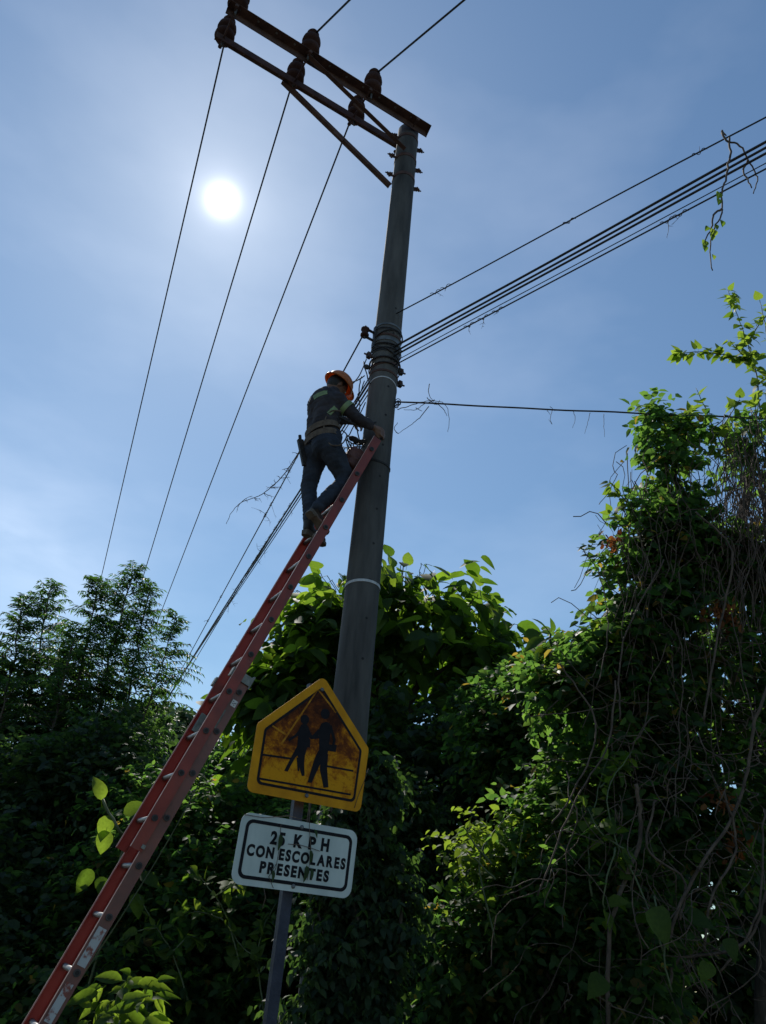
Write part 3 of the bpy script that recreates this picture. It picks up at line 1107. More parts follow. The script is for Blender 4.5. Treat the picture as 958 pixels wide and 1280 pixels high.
def stroke(x0, z0, x1, z1, w0, w1):
    d = Vector((x1 - x0, z1 - z0)).normalized()
    n = Vector((-d.y, d.x))
    p, q = Vector((x0, z0)), Vector((x1, z1))
    return [tuple(p - n * w0 / 2), tuple(q - n * w1 / 2), tuple(q + n * w1 / 2), tuple(p + n * w0 / 2)]


# plate coordinates from photograph pixels
cmi = CAM_M.inverted()


def plate_xy(px, py):
    v = R3 @ Vector(((px - 479.0) / FPX, -(py - 640.0) / FPX, -1.0))
    o = Vector((0, 0, CAM_H))
    t = (PB - o).dot(NT) / v.dot(NT)
    h = o + v * t - PB
    return (h.dot(SX), h.dot(ZT))


def P2(cx, cy):          # from the 4.267x enlargement of the sign
    return plate_xy(270 + cx / 4.267, 830 + cy / 4.267)


def pstroke(a, b, w0, w1):
    (x0, z0), (x1, z1) = P2(*a), P2(*b)
    return stroke(x0, z0, x1, z1, w0, w1)


h1 = P2(581, 267)
adult = [disc(h1[0], h1[1], 0.026),
         [P2(*p) for p in ((560, 318), (548, 345), (548, 470), (560, 490), (592, 486), (600, 440), (612, 345), (606, 318), (585, 308))],
         [P2(*p) for p in ((545, 345), (552, 372), (530, 402), (498, 392), (520, 375))],
         pstroke((606, 330), (630, 405), 0.020, 0.013), pstroke((630, 400), (622, 440), 0.015, 0.012),
         [P2(*p) for p in ((600, 430), (642, 432), (636, 470), (596, 464))],
         [P2(*p) for p in ((545, 460), (590, 480), (560, 520), (508, 634), (486, 632), (524, 505))],
         [P2(*p) for p in ((556, 480), (596, 480), (590, 560), (597, 658), (572, 660), (552, 565))]]
decal(adult, 'adult_figure')
h2 = P2(472, 297)
child = [disc(h2[0], h2[1], 0.024),
         [P2(*p) for p in ((455, 322), (440, 350), (432, 430), (428, 480), (474, 486), (496, 400), (494, 345), (482, 322))],
         [P2(*p) for p in ((446, 345), (440, 380), (388, 414), (384, 402), (420, 378))],
         [P2(*p) for p in ((492, 345), (512, 385), (548, 385), (548, 398), (505, 402), (486, 380))],
         [P2(*p) for p in ((470, 400), (500, 400), (500, 446), (470, 446))],
         [P2(*p) for p in ((430, 440), (455, 470), (420, 500), (380, 574), (362, 570), (398, 500))],
         [P2(*p) for p in ((432, 470), (474, 470), (468, 530), (470, 596), (456, 598), (440, 545))],
         [P2(*p) for p in ((428, 500), (440, 500), (442, 572), (434, 572))]]
decal(child, 'child_figure')
for (a, b) in (((246, 484), (410, 507)), ((588, 545), (730, 571)), ((222, 610), (716, 697)), ((440, 545), (445, 546))):
    decal([pstroke(a, b, 0.009, 0.009)], 'crosswalk_line', 0.0058)
M['scratch'] = noise_mat('scratched_sign_paint', (0.30, 0.10, 0.006), (0.50, 0.24, 0.02), 40, 0.7, 0.0, spec=0.15)
# pale scratch marks forming an arrow on the panel
for (a, b) in (((540, 140), (345, 430)), ((545, 140), (640, 260)), ((300, 330), (375, 380))):
    o = decal([pstroke(a, b, 0.007, 0.010)], 'scratch', 0.0053, 0.0004)
    o.data.materials.clear(); o.data.materials.append(M['scratch'])
for xz in ((0.0, 0.03), (0.0, 0.545)):
    MB().lathe([(0.010, 0), (0.010, 0.004), (0.006, 0.008)], PB + SX * xz[0] + ZT * xz[1] + NT * 0.006, NT, 8).build('bolt', M['steel'], yp)

#SECTION_LADDER
# ------------------------------------------------------------------ the extension ladder
U = Vector((-0.3236, -0.1139, -0.9393)).normalized()        # down the ladder
Wd = Vector((-0.4602, 0.8863, 0.0511)).normalized()         # near rail to far rail
Nd = -(Wd.cross(U)).normalized()                            # from the climbing side to the wall side
if Nd.dot(A) < 0:
    Nd = -Nd
FP = Vector((-0.148, 5.579, 5.432))      # top rung hole of the upper section, near rail
BP = Vector((-0.877, 5.356, 3.154))      # top rung hole of the lower section, near rail
S = 0.305
RW = 0.40                                # distance between rails
n_low = int((BP.z - 0.12) / (-U.z * S))
end_low = (BP.z - 0.0) / -U.z
lad = empty('extension_ladder', BP + U * end_low + Wd * RW / 2, 'long red fibreglass extension ladder leaning on the pole under the worker', 'ladder')


def rail(P, s0, s1, side, mat, name='rail'):
    """C channel; side 0 near rail, 1 far rail; flanges point to the rungs"""
    web, fl, t = 0.076, 0.026, 0.005
    d = 1 if side == 0 else -1
    o = P + U * s0 + Wd * (RW * side)
    prof_c = [(-web / 2, 0), (web / 2, 0), (web / 2, fl), (web / 2 - t, fl), (web / 2 - t, t), (-web / 2 + t, t), (-web / 2 + t, fl), (-web / 2, fl)]
    mb = MB().prism(prof_c, o, Nd, Wd * d, U, s1 - s0)
    ob = mb.build(name, mat, lad)
    flip_normals(ob.data)
    # pale strip painted as the sunlit corner along the climbing side
    e = MB()
    e.box(o + U * (s1 - s0) / 2 - Nd * (web / 2 + 0.0012) + Wd * d * 0.004, (Nd, Wd, U), (0.0016, 0.0045, (s1 - s0) / 2))
    e.build('edge_highlight', M['edge'], ob)
    return ob


f0, f1 = -0.14, 11 * S + 0.20
b0_, b1_ = -0.12, end_low - 0.03
rails = []
for side in (0, 1):
    rails.append(rail(FP, f0, f1, side, M['fibreglass_fly'] if side == 0 else M['fibreglass']))
    rails.append(rail(BP, b0_, b1_, side, M['fibreglass_dusty'] if side == 0 else M['fibreglass']))


def rung(P, k):
    c = P + U * (S * k)
    mb = MB().tube([c - Wd * 0.006, c + Wd * (RW + 0.006)], 0.0165, 12)
    r_ = mb.build('rung', M['aluminium'], lad, True)
    for q, d in ((c - Wd * 0.0065, -Wd), (c + Wd * (RW + 0.0065), Wd)):
        MB().lathe([(0.0205, -0.002), (0.0205, 0.003), (0.0165, 0.004)], q, d, 14).build('rung_ferrule', M['dark_steel'], r_)
        MB().lathe([(0.0125, 0.0), (0.0125, 0.0012)], q + d * 0.004, d, 12).build('rung_hole', M['black_rubber'], r_)


for k in range(0, 12):
    rung(FP, k)
for k in range(0, n_low + 1):
    rung(BP, k)
# guide brackets where the sections overlap
for side in (0, 1):
    s_ = -1 if side == 0 else 1
    o = BP + Wd * (RW * side) + U * -0.10
    MB().box(o + Nd * -0.035 + Wd * s_ * 0.010, (Nd, Wd, U), (0.082, 0.006, 0.032), 0.002).build('guide_bracket', M['alu_dull'], lad)
    MB().box(o + Nd * -0.117 + Wd * s_ * -0.010, (Nd, Wd, U), (0.006, 0.026, 0.032), 0.001).build('guide_bracket', M['alu_dull'], lad)
    MB().box(o + Nd * 0.042 + Wd * s_ * -0.008, (Nd, Wd, U), (0.006, 0.022, 0.05), 0.001).build('guide_bracket', M['alu_dull'], lad)
    o = FP + Wd * (RW * side) + U * (11 * S + 0.17)
    MB().box(o + Nd * 0.03 + Wd * s_ * 0.008, (Nd, Wd, U), (0.012, 0.005, 0.012), 0.001).build('guide_bracket', M['alu_dull'], lad)
    # rung lock
    o = FP + Wd * (RW * side - s_ * 0.03) + U * (8.6 * S)
    MB().box(o + Nd * 0.02, (Nd, Wd, U), (0.035, 0.012, 0.07), 0.004).build('rung_lock', M['alu_dull'], lad)
    # foot
    o = BP + Wd * (RW * side) + U * (end_low - 0.03)
    MB().box(o, (Nd, Wd, U), (0.05, 0.03, 0.03), 0.005).build('ladder_foot', M['black_rubber'], lad)
# labels on the near rail
lo = BP - Wd * 0.0062
lb = MB().box(lo + U * 0.085 + Nd * 0.006, (Nd, Wd, U), (0.020, 0.0006, 0.024)).build('label', M['label_white'], lad)
for k, (du, dn, hn) in enumerate(((0.075, -0.008, 0.004), (0.083, 0.004, 0.004), (0.09, -0.004, 0.006), (0.098, 0.006, 0.003), (0.079, 0.012, 0.003))):
    MB().box(lo + U * du + Nd * (0.006 + dn) - Wd * 0.001, (Nd, Wd, U), (hn, 0.0004, 0.0022)).build('label_print', M['sign_black'], lb)
MB().box(lo + U * (5 * S + 0.165), (Nd, Wd, U), (0.026, 0.0006, 0.105)).build('peeling_label', M['peeling'], lad)
MB().box(lo + U * (6 * S + 0.155) - Nd * 0.004, (Nd, Wd, U), (0.022, 0.0006, 0.10)).build('peeling_label', M['peeling'], lad)
# the halyard rope hanging behind
pr_ = [BP + Nd * 0.07 + Wd * 0.1 + U * 0.3 + Vector((0, 0, 0))]
for k in range(1, 16):
    pr_.append(BP + Nd * (0.075 + 0.03 * sin(k * 0.4)) + Wd * 0.1 + U * (0.3 + k * 0.17))
MB().tube(pr_, 0.004, 5).build('rope', M['green_stem'], lad, True)

#SECTION_PERSON
# ------------------------------------------------------------------ the worker on the ladder
def capsule(mb, p, q, r0, r1, n=14):
    p, q = Vector(p), Vector(q)
    d = (q - p)
    L_ = max(d.length, 1e-4)
    d = d / L_
    prof = []
    for i in range(5):
        w = pi / 2 * i / 4.0
        prof.append((max(r0 * sin(w), r0 * 0.02), -r0 * cos(w)))
    for i in range(5):
        w = pi / 2 * i / 4.0
        prof.append((max(r1 * cos(w), r1 * 0.02), L_ + r1 * sin(w)))
    mb.lathe(prof, p, d, n)


def ellip(mb, c, ax, h, n=16):
    c = Vector(c)
    vs, fs = [], []
    rows = 9
    for i in range(rows + 1):
        ph = pi * i / rows
        for j in range(n):
            w = 2 * pi * j / n
            vs.append(c + ax[0] * h[0] * max(sin(ph), 0.02) * cos(w) + ax[1] * h[1] * max(sin(ph), 0.02) * sin(w) + ax[2] * h[2] * cos(ph))
    for i in range(rows):
        for j in range(n):
            fs.append((i * n + j, (i + 1) * n + j, (i + 1) * n + (j + 1) % n, i * n + (j + 1) % n))
    fs.append(tuple(range(n)))
    fs.append(tuple(reversed(range(rows * n, rows * n + n))))
    mb.add(vs, fs)


def fused(mb, name, mat, parent, vox=0.012, smooth=6, wrinkle=0.0, wsc=9.0, hollow=None):
    """one continuous skin over overlapping shapes"""
    l0 = root_loc(parent)
    me = bpy.data.meshes.new('tmp')
    me.from_pydata([tuple(v - l0) for v in mb.v], [], mb.f)
    bm = bmesh.new(); bm.from_mesh(me)
    bmesh.ops.recalc_face_normals(bm, faces=bm.faces)
    bm.to_mesh(me); bm.free()
    ob = bpy.data.objects.new('tmp', me)
    COL.objects.link(ob)
    m1 = ob.modifiers.new('r', 'REMESH'); m1.mode = 'VOXEL'; m1.voxel_size = vox
    m2 = ob.modifiers.new('s', 'SMOOTH'); m2.iterations = smooth; m2.factor = 0.5
    dg = bpy.context.evaluated_depsgraph_get()
    dg.update()
    out = bpy.data.meshes.new_from_object(ob.evaluated_get(dg))
    bpy.data.objects.remove(ob)
    if wrinkle:
        n = len(out.vertices)
        co = np.empty(n * 3, np.float32); out.vertices.foreach_get('co', co); co = co.reshape(-1, 3).astype(float)
        no = np.empty(n * 3, np.float32); out.vertices.foreach_get('normal', no); no = no.reshape(-1, 3)
        k = pnoise(co + np.array([0.3, 0.1, 0]), wsc, 2.0) + 0.6 * pnoise(co * np.array([1, 1, 2.2]), wsc * 2.1, 5.0)
        co = co + no * (k * wrinkle)[:, None]
        out.vertices.foreach_set('co', co.reshape(-1).astype(np.float32))
        out.update()
    out.name = name
    out.polygons.foreach_set('use_smooth', [True] * len(out.polygons))
    out.materials.clear()
    out.materials.append(mat)
    return link_mesh(name, out, mat, parent)


RUNG_N = FP + U * (3 * S)            # near end of the rung the worker stands on
man = empty('person', RUNG_N + Wd * 0.2 + UP * 0.017, 'worker in dark clothes and orange hard hat standing high on the ladder', 'person')
FW = A.copy()                        # the way he faces
RT = -B                              # his right
J = {}
J['pelR'] = at(413, 561, 5.50); J['pelL'] = at(398, 563, 5.66)
J['kneR'] = at(433, 600, 5.62); J['ankR'] = at(398, 634, 5.50)
J['kneL'] = at(387, 607, 5.70); J['ankL'] = at(387, 649, 5.66)
J['waist'] = at(403, 545, 5.57); J['chest'] = at(406, 513, 5.56); J['neck'] = at(416, 493, 5.58)
J['shR'] = at(424, 502, 5.46); J['shL'] = at(399, 504, 5.76)
J['elR'] = at(446, 522, 5.50); J['haR'] = at(468, 535, 5.60)
J['elL'] = at(424, 524, 5.88); J['haL'] = at(441, 528, 5.90)
HC = at(422, 483, 5.60)
HUP = (UP * 0.80 + FW * 0.50 + RT * 0.12).normalized()        # head bent forwards
HF = (FW - HUP * FW.dot(HUP)).normalized()
HR = HF.cross(HUP).normalized()

body = MB()
ellip(body, HC, (HR, HF, HUP), (0.075, 0.095, 0.112))
ellip(body, HC - HUP * 0.065 + HF * 0.035, (HR, HF, HUP), (0.052, 0.055, 0.055))      # jaw
ellip(body, HC + HF * 0.098 - HUP * 0.022, (HR, HF, HUP), (0.014, 0.02, 0.028), 8)      # nose
ellip(body, HC + HF * 0.085 - HUP * 0.062, (HR, HF, HUP), (0.026, 0.012, 0.010), 8)      # lips
for s in (-1, 1):
    ellip(body, HC + HR * s * 0.078 - HUP * 0.012, (HR, HF, HUP), (0.010, 0.018, 0.032), 8)   # ears
    ellip(body, HC + HR * s * 0.03 + HF * 0.082 + HUP * 0.008, (HR, HF, HUP), (0.018, 0.012, 0.008), 8)  # brows
capsule(body, J['neck'], HC - HUP * 0.05, 0.058, 0.055)
capsule(body, J['chest'] + RT * 0.05, J['waist'] + RT * 0.03, 0.11, 0.10)
capsule(body, J['chest'] - RT * 0.05, J['waist'] - RT * 0.03, 0.11, 0.10)
for s, h in (('R', 1), ('L', -1)):
    capsule(body, J['neck'], J['sh' + s], 0.05, 0.055)
    capsule(body, J['sh' + s], J['el' + s], 0.05, 0.04)
    capsule(body, J['el' + s], J['ha' + s], 0.038, 0.027)
    capsule(body, J['waist'], J['pel' + s], 0.11, 0.10)
    capsule(body, J['pel' + s], J['kne' + s], 0.078, 0.052)
    capsule(body, J['kne' + s], J['ank' + s], 0.05, 0.035)
# palms and fingers
hd = (J['haR'] - J['elR']).normalized()
palm_n = (POLE + UP * J['haR'].z - J['haR']).normalized()
side_v = hd.cross(palm_n).normalized()


def hand(j, d, pn, curl, right=1):
    sv = d.cross(pn).normalized()
    c = J[j]
    capsule(body, c, c + d * 0.055, 0.024, 0.022)
    capsule(body, c + sv * 0.022 + d * 0.02, c + sv * 0.028 + d * 0.07, 0.016, 0.015)
    capsule(body, c - sv * 0.022 + d * 0.02, c - sv * 0.028 + d * 0.07, 0.016, 0.015)
    for k, ln in enumerate((0.066, 0.075, 0.07, 0.055)):
        o = c + d * 0.075 + sv * (-0.033 + 0.022 * k)
        m_ = o + (d * (1 - curl) + pn * curl).normalized() * ln * 0.5
        e_ = m_ + (d * (0.5 - curl) + pn * (0.5 + curl)).normalized() * ln * 0.5
        capsule(body, o, m_, 0.0098, 0.0092, 8)
        capsule(body, m_, e_, 0.0092, 0.0080, 8)
    o = c + d * 0.025 - sv * 0.03 * right
    m_ = o + (d * 0.5 - sv * right * 0.8 + pn * 0.4).normalized() * 0.04
    capsule(body, o, m_, 0.013, 0.011, 8)
    capsule(body, m_, m_ + (d * 0.8 + pn * 0.5).normalized() * 0.032, 0.011, 0.009, 8)


hand('haR', hd, palm_n, 0.35, 1)
hdl = (J['haL'] - J['elL']).normalized()
hand('haL', hdl, -UP, 0.6, -1)
bd = fused(body, 'body', M['skin'], man, 0.0075, 3)
# eyes
for s in (-1, 1):
    e_ = MB(); ellip(e_, HC + HR * s * 0.03 + HF * 0.088 - HUP * 0.002, (HR, HF, HUP), (0.012, 0.008, 0.007), 8)
    e_.build('eye', M['label_white'], man, True)
# hair under the helmet
hr = MB(); ellip(hr, HC + HUP * 0.012 - HF * 0.016, (HR, HF, HUP), (0.084, 0.094, 0.105))
fused(hr, 'hair', M['hair'], man, 0.01, 2)
# shirt
sh = MB()
for k in (-1, 1):
    capsule(sh, J['chest'] + RT * 0.07 * k + UP * 0.02, J['waist'] + RT * 0.045 * k, 0.128, 0.118)
ellip(sh, J['chest'] - FW * 0.035 + UP * 0.05, (RT, FW, UP), (0.17, 0.12, 0.16))
capsule(sh, J['waist'] + RT * 0.05, (J['pelR'] + J['pelL']) / 2 + RT * 0.03 + UP * 0.06, 0.118, 0.118)
capsule(sh, J['waist'] - RT * 0.05, (J['pelR'] + J['pelL']) / 2 - RT * 0.03 + UP * 0.06, 0.118, 0.118)
capsule(sh, J['neck'] - UP * 0.03, J['neck'] + HUP * 0.012, 0.085, 0.066)
for s in ('R', 'L'):
    capsule(sh, J['neck'] - UP * 0.04, J['sh' + s], 0.075, 0.078)
    capsule(sh, J['sh' + s], J['el' + s], 0.072, 0.052)
    capsule(sh, J['el' + s], J['el' + s].lerp(J['ha' + s], 0.80), 0.052, 0.036)
shirt = fused(sh, 'shirt', M['shirt'], man, 0.011, 5, 0.010, 12)
# trousers
tr = MB()
pm = (J['pelR'] + J['pelL']) / 2
capsule(tr, pm + RT * 0.055 + UP * 0.10, pm + RT * 0.06 - FW * 0.02, 0.118, 0.125)
capsule(tr, pm - RT * 0.055 + UP * 0.10, pm - RT * 0.06 - FW * 0.02, 0.118, 0.125)
for s in ('R', 'L'):
    capsule(tr, J['pel' + s], J['kne' + s], 0.108, 0.070)
    capsule(tr, J['kne' + s], J['ank' + s], 0.070, 0.056)
trs = fused(tr, 'trousers', M['jeans'], man, 0.012, 5, 0.009, 11)


def torus_band(c, axis, rx, ry, X, Yv, h, th, name, mat, parent, a0=0, a1=2 * pi, n=36):
    mb = MB()
    axis = Vector(axis).normalized()
    full = abs(a1 - a0 - 2 * pi) < 1e-6
    m = n if full else n + 1
    vs = []
    for j in range(m):
        w = a0 + (a1 - a0) * j / n
        d = X * cos(w) * rx + Yv * sin(w) * ry
        u_ = d.normalized()
        for rr, hh in ((0, -h / 2), (th, -h / 2), (th, h / 2), (0, h / 2)):
            vs.append(Vector(c) + d + u_ * rr + axis * hh)
    fs = []
    for j in range(n if full else n):
        j2 = (j + 1) % m
        for q in range(4):
            fs.append((j * 4 + q, j * 4 + (q + 1) % 4, j2 * 4 + (q + 1) % 4, j2 * 4 + q))
    if not full:
        fs += [(0, 1, 2, 3), tuple((m - 1) * 4 + q for q in (3, 2, 1, 0))]
    mb.add(vs, fs)
    return mb.build(name, mat, parent)


# climbing belt: two wide bands
tax = (J['chest'] - J['waist']).normalized()
for dz, tl in ((-0.05, 0.10), (0.03, 0.0)):
    ax_ = (tax + FW * -0.25 + RT * -0.05).normalized()
    Xb = (RT - ax_ * RT.dot(ax_)).normalized()
    Yb = ax_.cross(Xb)
    torus_band(J['waist'] + tax * dz, ax_, 0.178, 0.135, Xb, Yb, 0.052, 0.008, 'belt', M['webbing'], man)
# reflective strips: upper back, side and arm
ax_ = (J['elR'] - J['shR']).normalized()
Xb = ax_.orthogonal().normalized(); Yb = ax_.cross(Xb)
torus_band(J['shR'].lerp(J['elR'], 0.42), ax_, 0.071, 0.071, Xb, Yb, 0.045, 0.004, 'reflective_strip', M['reflective'], man)
axl = (J['elL'] - J['shL']).normalized()
Xb = axl.orthogonal().normalized(); Yb = axl.cross(Xb)
torus_band(J['shL'].lerp(J['elL'], 0.4), axl, 0.071, 0.071, Xb, Yb, 0.045, 0.004, 'reflective_strip', M['reflective'], man)


def patch_on(shell_obj, px, py, hw, hh, slant, name='reflective_strip'):
    """a strip of tape laid on the shirt where the line of sight meets it"""
    v = (R3 @ Vector(((px - 479.0) / FPX, -(py - 640.0) / FPX, -1.0))).normalized()
    l0 = root_loc(shell_obj.parent)
    o = Vector((0, 0, CAM_H)) - l0
    ok, loc, nn, _ = shell_obj.ray_cast(o, v)
    if not ok:
        return None
    Z = (UP - nn * UP.dot(nn)).normalized()
    X = Z.cross(nn).normalized()
    X2 = (X * cos(slant) + Z * sin(slant)); Z2 = nn.cross(X2)
    vs, fs = [], []
    nx, ny = 6, 2
    for j in range(ny + 1):
        for i in range(nx + 1):
            p = loc + X2 * hw * (2 * i / nx - 1) + Z2 * hh * (2 * j / ny - 1) + nn * 0.06
            ok2, l2, n2, _ = shell_obj.ray_cast(p, -nn)
            vs.append((l2 + n2 * 0.004 if ok2 else p - nn * 0.05) + l0)
    for j in range(ny):
        for i in range(nx):
            k = j * (nx + 1) + i
            fs.append((k, k + 1, k + nx + 2, k + nx + 1))
    m_ = MB().add(vs, fs)
    ob = m_.build(name, M['reflective'], man)
    so = ob.modifiers.new('t', 'SOLIDIFY'); so.thickness = 0.003
    return ob


bpy.context.view_layer.update()
patch_on(shirt, 400, 493, 0.065, 0.022, 0.25)
patch_on(shirt, 415.5, 513, 0.05, 0.020, 1.0)
# hard hat: shell, ridge and brim
HA = (HUP - HF * 0.12).normalized()
HFh = (HF - HA * HF.dot(HA)).normalized()
HRh = HFh.cross(HA)
hc = HC + HA * 0.028
hm = MB()
rows, nn_ = 9, 32
vs, fs = [], []
for i in range(rows + 1):
    ph = (pi / 2) * i / rows
    for j in range(nn_):
        w = 2 * pi * j / nn_
        ridge = 1 + 0.05 * math.exp(-(sin(w) / 0.22) ** 2) * sin(ph)
        vs.append(hc + (HRh * 0.108 * sin(w) + HFh * 0.130 * cos(w)) * cos(ph) ** 0.8 * 1.0 + HA * 0.118 * sin(ph) * ridge)
for i in range(rows):
    for j in range(nn_):
        fs.append((i * nn_ + j, i * nn_ + (j + 1) % nn_, (i + 1) * nn_ + (j + 1) % nn_, (i + 1) * nn_ + j))
hm.add(vs, fs)
hat = hm.build('hard_hat', M['helmet'], man, True)
so = hat.modifiers.new('t', 'SOLIDIFY'); so.thickness = 0.004
bm_ = MB()
vs, fs = [], []
for j in range(nn_):
    w = 2 * pi * j / nn_
    ext = 0.022 + 0.035 * max(0, cos(w)) ** 3
    for e_, dz in ((0, 0.004), (ext, -0.006 - 0.012 * max(0, cos(w))), (ext, -0.011 - 0.012 * max(0, cos(w))), (0, -0.003)):
        vs.append(hc + HRh * (0.108 + e_) * sin(w) + HFh * (0.130 + e_) * cos(w) + HA * dz)
for j in range(nn_):
    for q in range(4):
        fs.append((j * 4 + q, ((j + 1) % nn_) * 4 + q, ((j + 1) % nn_) * 4 + (q + 1) % 4, j * 4 + (q + 1) % 4))
bm_.add(vs, fs)
brim = bm_.build('brim', M['helmet'], hat, True)


# boots
def boot(heel, toe, up_dir, ank, sole_mat=M['sole']):
    heel, toe, up_dir = Vector(heel), Vector(toe), Vector(up_dir).normalized()
    d = (toe - heel).normalized()
    up_dir = (up_dir - d * up_dir.dot(d)).normalized()
    sd = d.cross(up_dir)
    L_ = (toe - heel).length
    mb = MB()
    capsule(mb, heel + d * 0.035 + up_dir * 0.045, toe - d * 0.045 + up_dir * 0.036, 0.040, 0.038)
    capsule(mb, heel + d * 0.045 + up_dir * 0.06, ank, 0.046, 0.050)
    b_ = fused(mb, 'boot', M['boot'], man, 0.011, 4)
    s_ = MB()
    pts = []
    for t, w in ((0, 0.026), (0.06, 0.036), (0.25, 0.036), (0.42, 0.031), (0.65, 0.043), (0.85, 0.042), (0.96, 0.03), (1.0, 0.016)):
        pts.append((t * L_, w))
    outl = pts + [(x, -w) for x, w in reversed(pts)]
    s_.prism(outl, heel - up_dir * 0.006, d, sd, up_dir, 0.024)
    so_ = s_.build('sole', sole_mat, b_)
    flip_normals(so_.data)
    s2 = MB()
    s2.prism([(x, w * 0.96) for x, w in pts[:3]] + [(x, -w * 0.96) for x, w in reversed(pts[:3])], heel - up_dir * 0.026, d, sd, up_dir, 0.0205)
    hl = s2.build('heel', sole_mat, b_)
    flip_normals(hl.data)


RL = RUNG_N + Wd * 0.27 + UP * 0.018
hl_l = at(380.5, 664, 5.63)
boot(hl_l, hl_l + (RL - hl_l).normalized() * 0.285, UP, J['ankL'])
hl_r = at(386, 638, 5.47)
tl_r = RUNG_N + Wd * 0.10 + UP * 0.03 + A * 0.02
boot(hl_r, hl_r + (tl_r - hl_r).normalized() * 0.25, (UP * 0.35 + A * 0.8 + B * 0.35).normalized(), J['ankR'])
# work positioning rope round the pole and over the hip
rp = []
for t in np.linspace(0, 1, 24):
    p = at(424, 521, 5.42).lerp(at(470, 528, 5.66), t)
    rp.append(p - UP * 0.05 * sin(pi * t))
MB().tube(rp, 0.009, 7).build('lanyard', M['black_rubber'], man, True)
cx_, cy_ = 418, 535
MB().tube([at(cx_ + 13 * cos(w) + (4 if cos(w) > 0 else 0), cy_ + 22 * sin(w), 5.395 - 0.01 * cos(w)) for w in np.linspace(0.4, 2 * pi - 1.2, 26)], 0.0065, 6).build('rope_loop', M['webbing'], man, True)

# pliers holster on the back of the belt
hol = MB()
p = at(375.5, 550, 5.60); q = at(382, 582, 5.62)
hol.bar(p, q, 0.055, 0.03, B)
h_ = hol.build('tool_holster', M['boot'], None, origin=p)
tag(h_, 'black tool holster hanging at the back of the worker\'s belt', 'tool holster')
hh = MB(); hh.tube([p + UP * 0.0, p + UP * 0.045 - A * 0.01], 0.014, 8)
hx = hh.build('handle', M['black_rubber'], h_)
hx.location = Vector((0, 0, 0))
hx.data.transform(Matrix.Translation(-Vector((0, 0, 0))))

# tool bag hanging between the worker and the pole
bag = empty('tool_bag', at(440, 575, 5.66), 'open red brown leather tool bag hung between the worker\'s hips and the ladder', 'tool bag')
bp = at(443, 574, 5.64)
bm2 = MB()
bz = (UP * 0.92 + A * 0.4).normalized(); bx = (A - bz * A.dot(bz)).normalized(); by = bz.cross(bx)
bm2.box(bp + bz * 0.02, (bx, by, bz), (0.085, 0.06, 0.06), 0.02)
bm2.box(bp - bz * 0.05, (bx, by, bz), (0.06, 0.05, 0.06), 0.02)
bm2.box(bp + bz * 0.075 + bx * 0.03, (bx, by, bz), (0.06, 0.06, 0.025), 0.01)
fused(bm2, 'pouch', M['leather'], bag, 0.012, 4, 0.007, 14)
for k in range(7):
    p = bp + UP * 0.07 + Vector((random.uniform(-0.06, 0.06), random.uniform(-0.06, 0.0), 0))
    MB().tube(wander(p, p + Vector((random.uniform(-0.05, 0.05), -0.02, random.uniform(0.04, 0.10))), 5, 0.008), 0.006, 5).build('tool', M['steel'] if k % 2 else M['cable'], bag, True)
for k in range(6):  # pale clips added as the bright glints beside the bag
    p = bp + Vector((random.uniform(-0.13, -0.06), -0.11, random.uniform(-0.05, 0.05)))
    MB().tube(wander(p, p + Vector((random.uniform(-0.04, 0.05), -0.01, random.uniform(-0.08, -0.03))), 4, 0.006), 0.0045, 5).build('clip', M['strap'], bag, True)

#SECTION_VEGETATION
# ------------------------------------------------------------------ vegetation
def V3(p): return (p[0], p[1], p[2])


def blob(px, py, Y, rx, ry, rz, w=1.0):
    return (V3(at(px, py, Y)), (rx, ry, rz), w)


def tree_root(name, loc, label, cat='tree', group=None):
    return empty(name, Vector(loc), label, cat, group)


